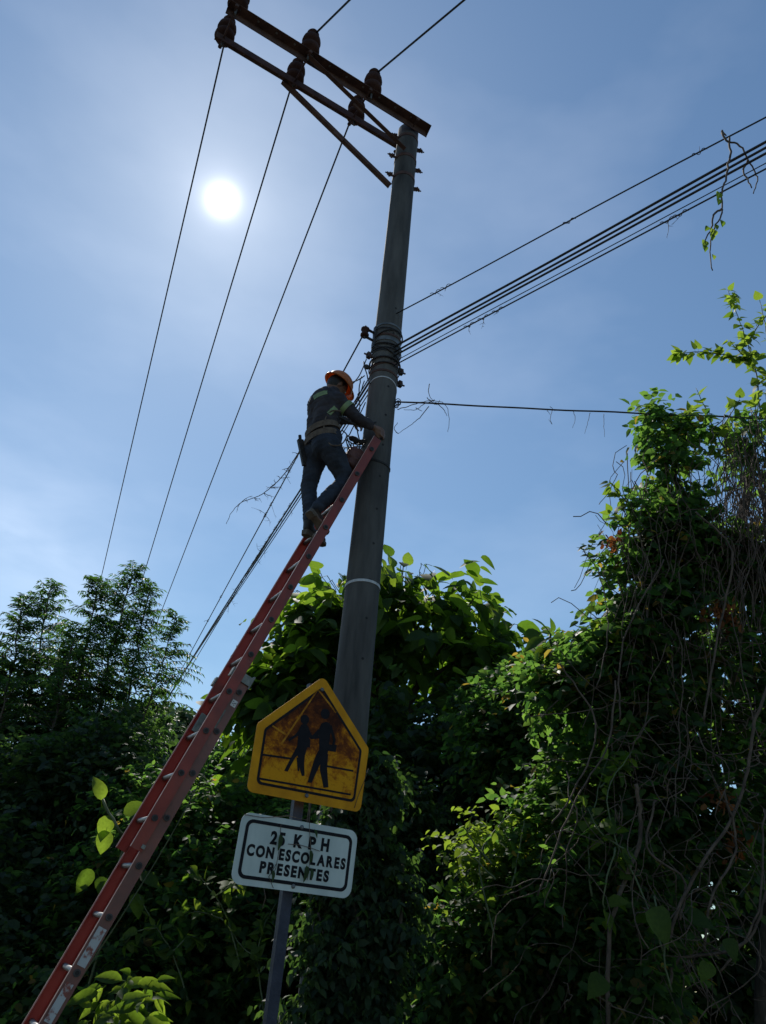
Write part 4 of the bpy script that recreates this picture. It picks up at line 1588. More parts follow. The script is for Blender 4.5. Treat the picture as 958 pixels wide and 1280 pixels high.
# --- feathery trees on the left
def feathery_tree(px_tip, py_tip, px_base, Y, n_br, lab, reach=0.75, bend=0.3, start=0.22, seed=1, thick=0.035):
    rnd = random.Random(seed)
    g = np.random.default_rng(seed)
    tip = at(px_tip, py_tip, Y)
    base = at(px_base, 1000, Y); base = Vector((base.x, Y + rnd.uniform(-0.3, 0.3), bank_h(*ab(base.x, Y)) - 0.1))
    root = tree_root('feathery_tree', base, lab, 'tree', 'feathery trees beside the ladder')
    H = tip.z - base.z
    npt = 26
    side = Vector((rnd.uniform(-1, 1), rnd.uniform(-1, 1), 0)) * bend
    pts = []
    for i in range(npt + 1):
        t = i / npt
        pts.append(base.lerp(tip, t) + side * sin(pi * t) * (1 - 0.3 * t) + Vector((rnd.gauss(0, 1), rnd.gauss(0, 1), 0)) * 0.015)
    MB().tube(pts, [thick * (1 - 0.88 * i / npt) + 0.004 for i in range(npt + 1)], 6).build('trunk', M['bark'], root, True)
    brm = MB()
    P, X, Nn, Sz = [], [], [], []
    n_br = int(n_br * 1.9)
    for b in range(n_br):
        t = start + (1 - start) * (b + rnd.random()) / n_br
        f = t * npt
        i = min(int(f), npt - 1)
        p0 = pts[i].lerp(pts[i + 1], f - i)
        az = rnd.uniform(0, 2 * pi)
        L_ = reach * (0.35 + 0.65 * min(1, (1 - t) * 7.0)) * rnd.uniform(0.6, 1.15)
        el = rnd.uniform(0.1, 0.8) + 0.5 * max(0, t - 0.85) / 0.15
        d = Vector((cos(az) * cos(el), sin(az) * cos(el), sin(el)))
        m = 7
        bp_ = []
        for k in range(m + 1):
            s = k / m
            bp_.append(p0 + d * L_ * s - UP * L_ * 0.42 * s * s)
        brm.tube(bp_, [0.006 * (1 - 0.7 * k / m) for k in range(m + 1)], 3, False)
        nl = int(12 + L_ * 20)
        for k in range(nl):
            s = 0.12 + 0.88 * k / nl
            f2 = s * m
            i2 = min(int(f2), m - 1)
            q = bp_[i2].lerp(bp_[i2 + 1], f2 - i2)
            td = (bp_[i2 + 1] - bp_[i2]).normalized()
            hz = td.cross(UP).normalized() * (1 if k % 2 else -1)
            xd = td * 0.55 + hz * 0.9 - UP * 0.28
            P.append(V3(q)); X.append(V3(xd)); Nn.append((0, 0, 1.0)); Sz.append(rnd.uniform(0.09, 0.155) * (1 - 0.35 * s))
    P, X, Nn, Sz = map(np.array, (P, X, Nn, Sz))
    X = X + g.normal(size=X.shape) * 0.22
    Nn = Nn + g.normal(size=Nn.shape) * 0.35
    brm.build('branches', M['bark'], root, True)
    instance_leaves('crown', P, X, Nn, Sz, T_NARROW, M['leaf_bamboo'], root, width=np.full(len(P), 1.0))
    return root


def ab(x, y):
    d = Vector((x, y, 0)) - POLE
    return d.dot(A), d.dot(B)


feathery_tree(-20, 800, -40, 11.2, 90, 'feathery tree cut by the left edge of the picture', 0.95, 0.25, 0.2, 11)
feathery_tree(30, 752, -5, 11.0, 110, 'feathery dark tree with a low tip, second from the left edge', 0.85, 0.2, 0.2, 12)
feathery_tree(64, 733, 30, 11.3, 130, 'feathery dark tree left of the tallest pair', 0.85, 0.2, 0.18, 13)
feathery_tree(122, 724, 85, 10.8, 130, 'feathery tree under the leftmost power line', 0.8, 0.2, 0.18, 14)
feathery_tree(166, 712, 125, 11.0, 150, 'tallest feathery tree, its top under the middle power line', 0.85, 0.2, 0.16, 15)
feathery_tree(188, 735, 150, 11.4, 110, 'feathery tree crowding right of the tallest one', 0.7, 0.2, 0.2, 16)
feathery_tree(222, 768, 140, 10.4, 70, 'slender feathery tree leaning right, alone against the sky', 0.62, -0.1, 0.30, 17, 0.022)
feathery_tree(95, 790, 60, 10.2, 90, 'shorter feathery tree in front of the tall ones', 0.85, 0.15, 0.15, 18)
feathery_tree(10, 850, 0, 10.0, 80, 'low feathery tree in front, at the left edge', 0.85, 0.15, 0.12, 19)

# --- dark shrubs under them
def bush(name, blobs, label, cat, mat, size, ntwig, per, tmpl=T_OVATE, group=None, kind=None, stems=6, **kw):
    c = blobs[0][0]
    base = Vector((c[0], c[1], max(0.0, bank_h(*ab(c[0], c[1])) - 0.1)))
    root = tree_root(name, base, label, cat, group)
    foliage('foliage', blobs, ntwig, per, size, tmpl, M[mat], root, **kw)
    st = MB()
    for k in range(stems):
        b = random.choice(blobs)
        p = base + Vector((random.uniform(-0.3, 0.3), random.uniform(-0.2, 0.2), 0))
        q = Vector(b[0]) + Vector((random.uniform(-0.6, 0.6) * b[1][0], random.uniform(-0.5, 0.5) * b[1][1], random.uniform(0, 0.7) * b[1][2]))
        w = wander(p, q, 10, 0.05)
        st.tube(w, [0.03 * (1 - 0.75 * i / 10) for i in range(11)], 5)
    if stems:
        st.build('stem', M['bark'], root, True)
    return root


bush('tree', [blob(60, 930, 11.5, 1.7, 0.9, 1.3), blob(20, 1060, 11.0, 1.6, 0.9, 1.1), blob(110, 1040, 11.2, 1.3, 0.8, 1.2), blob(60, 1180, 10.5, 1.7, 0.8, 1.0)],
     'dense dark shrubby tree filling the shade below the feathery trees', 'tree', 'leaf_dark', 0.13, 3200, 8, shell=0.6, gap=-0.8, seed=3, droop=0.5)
bush('shrub', [blob(-10, 1160, 8.6, 1.0, 0.7, 0.9), blob(60, 1250, 8.3, 1.2, 0.7, 0.8), blob(20, 1010, 9.3, 0.9, 0.5, 0.8)],
     'dark shrub in the lower left corner of the picture', 'shrub', 'leaf_dark', 0.10, 1900, 8, gap=-0.35, seed=5)
bush('shrub', [blob(125, 950, 9.6, 0.5, 0.5, 0.5), blob(150, 1010, 9.2, 0.6, 0.5, 0.6)],
     'dark shrub between the feathery trees and the ladder', 'shrub', 'leaf_dark', 0.085, 700, 8, gap=-0.3, seed=6)

# --- far trees behind the gap
bush('tree', [blob(190, 922, 26, 1.3, 1.3, 0.85), blob(180, 960, 26, 1.9, 1.3, 1.2), blob(215, 985, 26, 2.0, 1.3, 1.4), blob(200, 1060, 26, 3, 1.5, 1.8)],
     'distant round topped tree where the cables come down', 'tree', 'leaf_far', 0.22, 2600, 8, gap=-0.6, seed=8, twig=0.5)
bush('tree', [blob(228, 935, 23, 0.8, 1.0, 0.9), blob(240, 965, 22, 1.1, 1.0, 1.0), blob(262, 1010, 22, 1.6, 1.1, 1.3), blob(250, 1090, 22, 2.2, 1.2, 1.6)],
     'distant pale tree just left of the ladder', 'tree', 'leaf_far', 0.20, 2200, 8, gap=-0.6, seed=9, twig=0.45)
bush('tree', [blob(300, 985, 15, 0.9, 0.9, 0.75), blob(340, 1010, 15, 1.2, 0.9, 0.9), blob(255, 1010, 15, 1.0, 0.9, 0.7), blob(290, 1070, 15, 2.2, 1.0, 1.3)],
     'light green leafy tree in the sun behind the ladder and the sign', 'tree', 'leaf_light', 0.13, 4200, 8, gap=-0.5, seed=10)
feathery_tree(322, 905, 322, 15.0, 26, 'small wispy sapling tip beside the yellow sign', 0.5, 0.0, 0.72, 31, 0.02)
feathery_tree(300, 932, 300, 15.5, 20, 'small wispy sapling tip between ladder and sign', 0.45, 0.0, 0.78, 32, 0.02)

# --- vine covered bank in the middle and the dark wall of leaves behind the pole
bush('hedge', [blob(200, 1040, 8.6, 0.8, 0.55, 0.55), blob(270, 1060, 8.6, 0.9, 0.6, 0.6), blob(340, 1080, 8.5, 0.8, 0.6, 0.7), blob(170, 1130, 8.2, 0.7, 0.5, 0.6),
               blob(250, 1180, 8.2, 1.0, 0.6, 0.7), blob(340, 1200, 8.2, 0.9, 0.6, 0.7), blob(150, 1250, 7.9, 0.8, 0.5, 0.5), blob(420, 1100, 8.4, 0.8, 0.6, 0.8)],
     'tangle of small leaved green vines climbing the bank behind the sign', 'vines', 'leaf_small', 0.088, 2900, 9, gap=-0.15, seed=12, gsc=2.2, twig=0.34)
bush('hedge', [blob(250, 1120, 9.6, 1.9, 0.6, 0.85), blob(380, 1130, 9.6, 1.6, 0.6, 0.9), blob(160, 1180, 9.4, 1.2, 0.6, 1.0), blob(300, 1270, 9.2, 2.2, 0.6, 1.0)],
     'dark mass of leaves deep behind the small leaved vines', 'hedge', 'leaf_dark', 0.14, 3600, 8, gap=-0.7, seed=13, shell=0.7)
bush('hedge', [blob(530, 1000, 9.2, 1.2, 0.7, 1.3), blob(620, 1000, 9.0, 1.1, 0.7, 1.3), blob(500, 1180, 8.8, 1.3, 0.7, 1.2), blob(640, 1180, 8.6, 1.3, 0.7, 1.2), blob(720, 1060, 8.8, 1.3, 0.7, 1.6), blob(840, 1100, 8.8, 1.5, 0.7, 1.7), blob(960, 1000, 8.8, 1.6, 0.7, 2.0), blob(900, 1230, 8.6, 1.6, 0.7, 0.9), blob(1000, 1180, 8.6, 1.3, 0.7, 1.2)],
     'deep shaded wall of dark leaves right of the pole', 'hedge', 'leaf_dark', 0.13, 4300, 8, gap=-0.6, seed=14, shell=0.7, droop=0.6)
bush('hedge', [blob(500, 1090, 7.6, 0.45, 0.3, 0.8), blob(540, 1190, 7.3, 0.7, 0.4, 0.6), blob(620, 1230, 7.0, 0.8, 0.4, 0.5), blob(430, 1230, 7.5, 0.6, 0.4, 0.6)],
     'grassy dark creeper curtain at the foot of the pole', 'vines', 'leaf_dark', 0.07, 3600, 8, gap=-0.4, seed=15, droop=0.9)

bush('creeper', [blob(462, 985, 5.55, 0.13, 0.1, 0.16), blob(440, 1060, 5.5, 0.2, 0.12, 0.3), blob(470, 1130, 5.5, 0.26, 0.15, 0.35), blob(430, 1200, 5.45, 0.28, 0.15, 0.35), blob(415, 1290, 5.4, 0.35, 0.2, 0.4)],
     'dark creeper wrapped round the foot of the pole behind the sign', 'vines', 'leaf_dark', 0.06, 2100, 8, gap=-0.7, seed=16, droop=0.9, twig=0.16, stems=8)

# --- broad leaved tree behind the pole
BT = Vector((0.12, 10.4, bank_h(*ab(0.12, 10.4)) - 0.1))
bt = tree_root('broadleaf_tree', BT, 'broad leaved tree with big sunlit leaves standing behind the pole')
bb = [blob(480, 770, 10.40, 0.88, 0.50, 0.53), blob(415, 785, 10.27, 0.63, 0.50, 0.56), blob(560, 800, 10.27, 0.94, 0.75, 0.75), blob(370, 840, 10.27, 0.56, 0.63, 0.56), blob(520, 900, 10.40, 1.38, 0.75, 1.13),
      blob(610, 850, 10.27, 0.63, 0.63, 0.75), blob(440, 900, 10.40, 1.13, 0.75, 1.00), blob(335, 880, 10.15, 0.31, 0.38, 0.38)]
foliage('crown', bb, 640, 6, 0.25, T_BROAD, M['leaf_broad_mass'], bt, kind='stuff', twig=0.55, droop=0.6, shell=0.8, gap=-0.8, seed=21)
st = MB()
st.tube(wander(BT, at(490, 900, 10.4), 12, 0.03), [0.11 - 0.004 * i for i in range(13)], 8)
for (x, y) in ((500, 705), (430, 720), (395, 735), (560, 745), (620, 770), (350, 830), (330, 870), (640, 820), (470, 730), (540, 720), (590, 760)):
    st.tube(wander(at(490, 905, 10.4), at(x, y, 10.2), 10, 0.035), [0.045 - 0.004 * i for i in range(11)], 5)
st.build('trunk', M['bark'], bt, True)
LB = [leaf_mesh('broad_leaf_blade', outline_leaf(w, [(0.08, 0.55), (0.25, 0.95), (0.45, 1.0), (0.68, 0.78), (0.86, 0.4)], f, dr), M['leaf_broad'], 0.28) for w, f, dr in ((0.33, 0.25, 0.3), (0.36, 0.15, 0.15), (0.30, 0.4, 0.45), (0.35, 0.1, 0.55))]
rl = random.Random(5)
edge_pts = [(382, 745), (400, 722), (425, 712), (445, 722), (470, 715), (490, 702), (510, 705), (530, 712), (548, 728), (565, 748), (588, 755), (600, 745), (618, 765), (632, 785), (642, 810), (650, 835), (360, 770), (350, 795),
            (345, 825), (330, 850), (318, 872), (335, 890), (360, 860), (385, 800), (410, 770), (450, 770), (500, 740), (530, 760), (560, 790), (590, 800), (610, 830), (480, 760), (520, 800), (560, 840), (500, 840), (545, 880), (600, 870), (405, 820),
            (380, 850), (395, 890), (365, 900), (480, 880), (520, 930), (580, 920), (350, 885), (328, 900), (415, 745), (390, 775), (640, 850), (620, 880)]
twm = MB()
for k in range(296):
    x, y = edge_pts[k % len(edge_pts)]
    x += max(-16, min(16, rl.gauss(0, 10))); y += max(-8, rl.gauss(0, 12) + 8)
    p = at(x, y, 10.0 + rl.uniform(-0.6, 0.3))
    az = rl.uniform(0, 2 * pi)
    out = Vector(((x - 490) / 150 * 0.8, -0.35, 0)) + Vector((cos(az), sin(az), 0)) * 0.6
    droop = rl.uniform(-0.1, 1.1)
    inw = at(490 + (x - 490) * 0.86, 900 - (900 - y) * 0.90, 10.25)
    twm.tube(wander(inw, p, 4, 0.008, 0, rl), 0.006, 3, False)
    put_leaf(LB[k % 4], bt, p, out.normalized() - UP * droop, UP + Vector((rl.gauss(0, .35), rl.gauss(0, .35) - 0.1, 0)), rl.uniform(0.17, 0.38))
twm.build('twigs', M['green_stem'], bt, True, kind='stuff')
# upright young shoots on the skyline
for (x, y, dx, dy) in ((601, 738, -1, -6), (572, 745, 3, -7), (508, 712, 1, -6), (492, 700, -3, -6), (655, 740, 2, -9), (655, 800, -5, -7), (690, 790, 6, -8), (668, 795, 9, -4)):
    p = at(x, y, 10.0)
    d = (at(x + dx, y + dy, 10.0) - p).normalized()
    if x < 650:
        put_leaf(LB[1], bt, p, d, Vector((0.3, -1, 0.2)), 0.24)
        MB().tube(wander(at(x - dx * 2, y + 42, 10.2), p, 5, 0.01), 0.008, 4).build('shoot', M['green_stem'], bt, True)

# sapling with upright leaves right of the tree
sp = tree_root('sapling', at(690, 900, 7.6) * 1.0, 'young sapling with a few large pale leaves right of the broad leaved tree')
sp.location.z = 0.4
S0 = at(690, 830, 7.6)
MB().tube(wander(sp.location, S0, 12, 0.03) + wander(S0, at(688, 792, 7.6), 4, 0.01), 0.014, 6).build('stem', M['green_stem'], sp, True)
for (x, y, dx, dy, s) in ((688, 797, -40, 12, 0.26), (690, 795, 3, -30, 0.15), (688, 793, -16, -22, 0.2), (692, 800, 36, -8, 0.2), (690, 805, 28, 14, 0.22), (686, 808, -30, 20, 0.18), (690, 815, 10, 30, 0.2), (694, 812, 30, 26, 0.16),
                          (700, 840, 40, 10, 0.2), (688, 845, -35, 16, 0.2), (675, 870, -30, -4, 0.17), (700, 870, 26, 14, 0.18), (685, 880, -10, 26, 0.2), (660, 860, -20, 14, 0.14), (715, 860, 22, -10, 0.15)):
    p = at(x, y, 7.6)
    d = at(x + dx, y + dy, 7.5) - p
    put_leaf(LB[0], sp, p, d, Vector((0.2, -0.55, 0.8)), s, name='leaf')

# --- shrubs between the tree and the right-hand curtain
bush('shrub', [blob(720, 860, 8.0, 0.6, 0.5, 0.45), blob(690, 930, 7.8, 0.8, 0.5, 0.6), blob(650, 900, 8.1, 0.5, 0.5, 0.4), blob(760, 900, 7.8, 0.7, 0.5, 0.7)],
     'leafy green shrub below the pale sapling', 'shrub', 'leaf_small', 0.095, 2500, 8, gap=-0.4, seed=23)
bush('shrub', [blob(640, 1055, 6.4, 0.32, 0.22, 0.22), blob(610, 1075, 6.4, 0.25, 0.2, 0.15), blob(680, 1090, 6.4, 0.35, 0.25, 0.25)],
     'small shrub with bright sunlit leaf sprays in front of the dark wall', 'shrub', 'leaf_fresh_sunlit', 0.07, 230, 7, gap=-0.6, seed=24, stems=5)
bush('shrub', [blob(720, 1080, 6.2, 0.5, 0.3, 0.5), blob(700, 1180, 6.2, 0.55, 0.35, 0.5), blob(790, 1200, 6.1, 0.6, 0.35, 0.5), blob(760, 1010, 6.3, 0.5, 0.3, 0.4), blob(620, 1200, 6.4, 0.5, 0.3, 0.4)],
     'mixed small leaved shrub at the foot of the hanging vines', 'shrub', 'leaf_small', 0.078, 2400, 8, gap=-0.15, seed=25, gsc=2.6)

# --- the curtain of vines on the right
ctn = tree_root('vine_covered_tree', Vector((3.0, 6.4, 0)), 'dead tree smothered in leafy and dry hanging vines at the right edge')
cb = [blob(822, 535, 6.1, 0.16, 0.2, 0.24, .26), blob(838, 590, 6.1, 0.20, 0.22, 0.36, .42), blob(868, 545, 6.1, 0.16, 0.15, 0.14, .14), blob(848, 650, 6.1, 0.2, 0.2, 0.3, .35), blob(945, 560, 6.2, 0.22, 0.2, 0.34, .35),
      blob(806, 655, 6.1, 0.2, 0.2, 0.3, .28), blob(838, 680, 6.2, 0.3, 0.25, 0.35, 1.1), blob(890, 690, 6.3, 0.3, 0.25, 0.2, .8), blob(955, 700, 6.3, 0.35, 0.25, 0.4, 1.0),
      blob(800, 740, 6.1, 0.26, 0.22, 0.35, .45), blob(860, 780, 6.2, 0.5, 0.25, 0.5, 1.2), blob(775, 820, 6.1, 0.3, 0.22, 0.35, .8), blob(940, 830, 6.3, 0.5, 0.25, 0.5, 1.1), blob(820, 900, 6.2, 0.6, 0.25, 0.5, 1.2),
      blob(770, 765, 6.1, 0.2, 0.2, 0.22, .16), blob(742, 820, 6.2, 0.25, 0.2, 0.2, .28), blob(705, 870, 6.3, 0.3, 0.2, 0.25, .5), blob(772, 700, 6.1, 0.14, 0.12, 0.2, .06),
      blob(940, 960, 6.3, 0.6, 0.25, 0.6, 1.1), blob(850, 1030, 6.2, 0.8, 0.25, 0.5, 1.0)]
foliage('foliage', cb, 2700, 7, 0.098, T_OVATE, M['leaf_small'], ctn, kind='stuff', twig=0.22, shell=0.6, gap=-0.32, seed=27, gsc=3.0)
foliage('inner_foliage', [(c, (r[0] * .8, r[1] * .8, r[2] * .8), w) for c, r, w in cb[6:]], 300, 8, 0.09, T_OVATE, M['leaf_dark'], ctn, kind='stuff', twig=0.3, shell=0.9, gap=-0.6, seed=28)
tk = MB()
tk.tube(wander(Vector((3.0, 6.5, 0)), at(930, 560, 6.45), 20, 0.05), [0.12 - 0.004 * i for i in range(21)], 8)
tk.tube(wander(at(930, 900, 6.45), at(830, 540, 6.35), 16, 0.06), [0.06 - 0.003 * i for i in range(17)], 6)
tk.tube(wander(at(925, 760, 6.45), at(800, 860, 6.2), 14, 0.05), [0.04 - 0.002 * i for i in range(15)], 6)
tk.build('trunk', M['bark'], ctn, True)
# dry hanging vines, joined: a thicket nobody could count
rv = random.Random(9)
dv = MB()
for k in range(330):
    x = rv.uniform(905, 975) if rv.random() < 0.45 else rv.uniform(770, 960)
    y = rv.uniform(505, 640) if x > 900 else rv.uniform(540, 800)
    Y = rv.uniform(5.75, 6.25)
    p = at(x, y, Y)
    q = p + Vector((rv.gauss(-0.1, 0.25), rv.gauss(0, 0.1), -rv.uniform(0.4, 1.7)))
    dv.tube(wander(p, q, 12, 0.022, 0.0, rv), rv.uniform(0.0022, 0.005), 4, False)
for k in range(90):
    x, y, Y = rv.uniform(700, 960), rv.uniform(900, 1250), rv.uniform(5.4, 5.9)
    p = at(x, y, Y)
    q = p + Vector((rv.gauss(0, 0.35), rv.gauss(0, 0.1), -rv.uniform(0.1, 0.9)))
    dv.tube(wander(p, q, 14, 0.05, 0.0, rv), rv.uniform(0.002, 0.0042), 4, False)
for k in range(150):    # crossing strands
    x, y, Y = rv.uniform(780, 960), rv.uniform(620, 980), rv.uniform(5.8, 6.2)
    p = at(x, y, Y)
    q = p + Vector((rv.gauss(0, 0.5), rv.gauss(0, 0.1), rv.gauss(0, 0.3)))
    dv.tube(wander(p, q, 9, 0.03, rv.uniform(0, 0.15), rv), rv.uniform(0.002, 0.0045), 4, False)
dv.build('dry_vines', M['dry_vine'], ctn, True, kind='stuff')
# a few thick vines one can follow
for (pts, r_) in ((((985, 800), (945, 900), (925, 1000), (860, 1110), (830, 1190)), 0.011), (((700, 830), (745, 905), (720, 985), (690, 1030)), 0.006), (((770, 850), (760, 930), (715, 1010), (672, 1120)), 0.006),
                  (((960, 1110), (930, 1180), (850, 1200), (838, 1230)), 0.010), (((820, 1000), (810, 1060), (855, 1100), (850, 1150)), 0.008), (((905, 990), (920, 1060), (890, 1120), (880, 1190)), 0.008), (((955, 1010), (948, 1140), (900, 1215)), 0.007),
                  (((760, 1280), (765, 1150), (800, 1050), (795, 980)), 0.014), (((870, 640), (915, 690), (900, 780), (880, 900)), 0.008), (((830, 700), (780, 800), (775, 900)), 0.006), (((730, 690), (750, 720), (760, 790), (745, 860)), 0.004)):
    P_ = [at(x, y, 5.6 + 0.05 * sin(x)) for x, y in pts]
    full = spline(P_, 8, 0.004, rv)
    MB().tube(full, r_, 6).build('vine_stem', M['dry_vine'], ctn, True)
# dry leaf clusters
for (x, y) in ((905, 762), (890, 770), (915, 780), (765, 680), (900, 1000), (920, 1055)):
    p = np.array(at(x, y, 5.85))
    n = 26
    instance_leaves('dry_leaves', p + rng.normal(size=(n, 3)) * 0.045, rng.normal(size=(n, 3)), rng.normal(size=(n, 3)), rng.uniform(0.04, 0.09, n), T_OVATE, M['leaf_dry'], ctn)


# --- branches with leaves one can pick apart
LF = [leaf_mesh('vine_leaf_blade', outline_leaf(w, [(0.1, 0.7), (0.3, 1.0), (0.55, 0.85), (0.8, 0.45)], f, dr, True), M['leaf_fresh_sunlit'], 0.3) for w, f, dr in ((0.38, 0.2, 0.2), (0.42, 0.1, 0.35), (0.34, 0.35, 0.1))]


def leafy_branch(name, pts, Y, label, cat, nleaf, size, group=None, extra=(), seed=1, jitter=4, r0=0.008):
    rn = random.Random(seed)
    root = tree_root(name, at(pts[0][0], pts[0][1], Y), label, cat, group)
    lines = [pts] + list(extra)
    sm = MB()
    tot = []
    for li, ln in enumerate(lines):
        P_ = [at(x, y, Y + 0.03 * i) for i, (x, y) in enumerate(ln)]
        fine = spline(P_, 5, 0.003, rn)
        sm.tube(fine, [r0 * (1 - 0.7 * i / len(fine)) for i in range(len(fine))], 5)
        tot.append(fine)
    sm.build('stem', M['green_stem'], root, True)
    for k in range(nleaf):
        fine = tot[k % len(tot)] if k % 3 else tot[0]
        i = rn.randint(0, len(fine) - 2)
        p = fine[i].lerp(fine[i + 1], rn.random())
        t = (fine[i + 1] - fine[i]).normalized()
        d = t * 0.3 + Vector((rn.gauss(0, 1), rn.gauss(0, 0.6), rn.gauss(-0.15, 0.6)))
        put_leaf(LF[k % 3], root, p, d, Vector((rn.gauss(0, .5), -0.5 + rn.gauss(0, .4), 0.8)), size * rn.uniform(0.6, 1.25))
    return root


leafy_branch('vine_branch', [(950, 520), (946, 470), (935, 430), (922, 395), (910, 362)], 5.9, 'tall leafy shoot against the sky at the right edge', 'branch', 165, 0.105, None,
             [[(958, 500), (962, 440), (955, 400), (950, 375)], [(948, 480), (965, 470)], [(935, 430), (950, 405), (962, 390)], [(940, 450), (925, 440), (912, 425)]], 41)
leafy_branch('vine_branch', [(940, 450), (915, 445), (890, 441), (865, 440), (848, 445)], 5.9, 'leafy side shoot reaching left below the tall shoot', 'branch', 46, 0.105, None, [], 42)
leafy_branch('vine_branch', [(905, 560), (892, 535), (882, 510), (870, 485)], 5.95, 'leafy shoot rising above the level cable', 'branch', 56, 0.10, None, [[(895, 545), (912, 520), (925, 500)], [(890, 540), (905, 575)]], 43)
leafy_branch('vine_branch', [(850, 590), (838, 550), (825, 520), (806, 505)], 5.95, 'leafy vine end hooked over the level cable', 'branch', 60, 0.10, None, [[(840, 560), (860, 520), (872, 505)]], 44)
leafy_branch('vine_branch', [(812, 660), (790, 635), (772, 615), (762, 600)], 5.95, 'leafy shoot hanging out left of the vine curtain', 'branch', 50, 0.10, None, [[(800, 650), (775, 650), (765, 640)]], 45)
leafy_branch('vine_branch', [(790, 740), (765, 715), (745, 700), (730, 688)], 5.95, 'thin vine loop with one leaf at its tip', 'branch', 14, 0.08, None, [[(780, 690), (745, 680), (728, 690)]], 46, r0=0.004)
leafy_branch('vine_branch', [(790, 830), (765, 800), (748, 775), (735, 765)], 5.9, 'low leafy shoot at the left fringe of the curtain', 'branch', 30, 0.085, None, [[(780, 800), (760, 760)]], 47)
leafy_branch('vine_branch', [(830, 1190), (800, 1110), (770, 1050), (760, 990), (790, 940)], 5.5, 'vine with bright heart shaped leaves before the dark wall', 'branch', 26, 0.13, None, [[(780, 1060), (750, 1040), (735, 1010)], [(770, 1060), (755, 1120), (760, 1150)]], 48)
leafy_branch('vine_branch', [(620, 1180), (600, 1090), (610, 1050), (640, 1015)], 5.9, 'bright leafy spray in front of the shaded wall', 'branch', 70, 0.075, None, [[(620, 1100), (590, 1070), (575, 1060)], [(640, 1110), (650, 1060), (655, 1025)], [(615, 1080), (590, 1050), (583, 1035)]], 49)

# big grey-green leaves in the shade, lower right
bl = tree_root('creeper', at(830, 1140, 5.4), 'creeper with a few big heart shaped leaves in shade, lower right', 'creeper')
MB().tube(wander(at(840, 1240, 5.4), at(822, 1120, 5.4), 8, 0.01), 0.006, 5).build('stem', M['green_stem'], bl, True)
BLM = leaf_mesh('heart_leaf_blade', T_HEART, M['leaf_broad'], 0.2)
for (x, y, dx, dy, s) in ((808, 1122, 34, 60, 0.24), (905, 1165, 20, 40, 0.14), (760, 1215, -40, 50, 0.16), (850, 1140, 30, 10, 0.18), (890, 1200, -20, 40, 0.12)):
    p = at(x, y, 5.35)
    put_leaf(BLM, bl, p, at(x + dx, y + dy, 5.3) - p, Vector((0.1, -0.75, 0.6)), s)

leafy_branch('vine_branch', [(300, 1210), (285, 1150), (262, 1110), (238, 1085)], 7.3, 'bright leafy spray in the vines left of the white plate', 'branch', 70, 0.10, None, [[(270, 1120), (300, 1100), (320, 1085)], [(280, 1150), (250, 1140), (225, 1145)]], 51)  # sprays in a brighter leaf colour painted as sunlit patches of the vines
leafy_branch('vine_branch', [(235, 1250), (215, 1190), (190, 1150), (175, 1120)], 7.3, 'bright leafy spray close behind the ladder, low down', 'branch', 60, 0.10, None, [[(215, 1190), (240, 1170), (255, 1180)], [(195, 1160), (170, 1165), (155, 1180)]], 52)
leafy_branch('vine_branch', [(330, 1260), (322, 1200), (330, 1160), (345, 1130)], 7.3, 'leafy spray left of the sign post below the white plate', 'branch', 50, 0.085, None, [[(322, 1200), (300, 1180), (290, 1165)]], 53)
leafy_branch('vine_branch', [(740, 1120), (735, 1060), (745, 1000), (760, 945)], 5.7, 'sunlit leafy vine rising through the thicket right of centre', 'branch', 60, 0.095, None, [[(740, 1030), (715, 1010), (700, 985)], [(750, 985), (775, 960), (785, 940)]], 54)

# --- large leaved plants by the ladder
pl = tree_root('broadleaf_plant', at(150, 1060, 7.4), 'climbing plant with a few large pale leaves left of the ladder', 'plant')
pl.location.z = 0
MB().tube(wander(pl.location, at(150, 1040, 7.4), 14, 0.03) + wander(at(150, 1040, 7.4), at(128, 1000, 7.4), 5, 0.01), 0.012, 6).build('stem', M['green_stem'], pl, True)
for (x, y, dx, dy, s) in ((128, 1008, -5, -34, 0.22), (138, 1012, -12, 40, 0.2), (148, 1020, 34, -18, 0.2), (135, 1030, -8, 36, 0.2), (160, 1030, 30, 12, 0.2), (120, 1080, -14, 20, 0.2), (122, 1090, 10, 30, 0.18), (170, 1090, 30, 14, 0.2), (165, 1110, 10, 30, 0.2)):
    p = at(x, y, 7.4)
    put_leaf(LB[(x + y) % 3], pl, p, at(x + dx, y + dy, 7.35) - p, Vector((0.35, -0.75, 0.5)), s)
LC = [leaf_mesh('long_leaf_blade', outline_leaf(0.2, [(0.08, 0.5), (0.25, 0.95), (0.45, 1.0), (0.65, 0.8), (0.8, 0.5), (0.92, 0.2)], 0.45, dr), M['leaf_broad'], 0.12) for dr in (0.35, 0.9)]
p2 = tree_root('broadleaf_plant', at(150, 1280, 6.3), 'plant with large drooping leaves at the bottom, right of the ladder', 'plant')
p2.location.z = 0
rn = random.Random(77)
for (bx, by) in ((135, 1225), (165, 1215), (195, 1215), (120, 1260), (155, 1250), (185, 1245), (150, 1100 + 130)):
    q = at(bx, by, 6.3 + rn.uniform(-0.2, 0.2))
    MB().tube(wander(Vector((q.x, q.y, 0)), q - UP * 0.16, 8, 0.015), 0.008, 5).build('stem', M['green_stem'], p2, True)
    for k in range(8):
        a_ = rn.uniform(0, 2 * pi)
        q = q - UP * 0.02
        put_leaf(LC[k % 2], p2, q, Vector((cos(a_), sin(a_) * 0.6 - 0.2, rn.uniform(-0.9, 0.4))), Vector((rn.gauss(0, .6), -0.9, 0.4)), rn.uniform(0.12, 0.22))

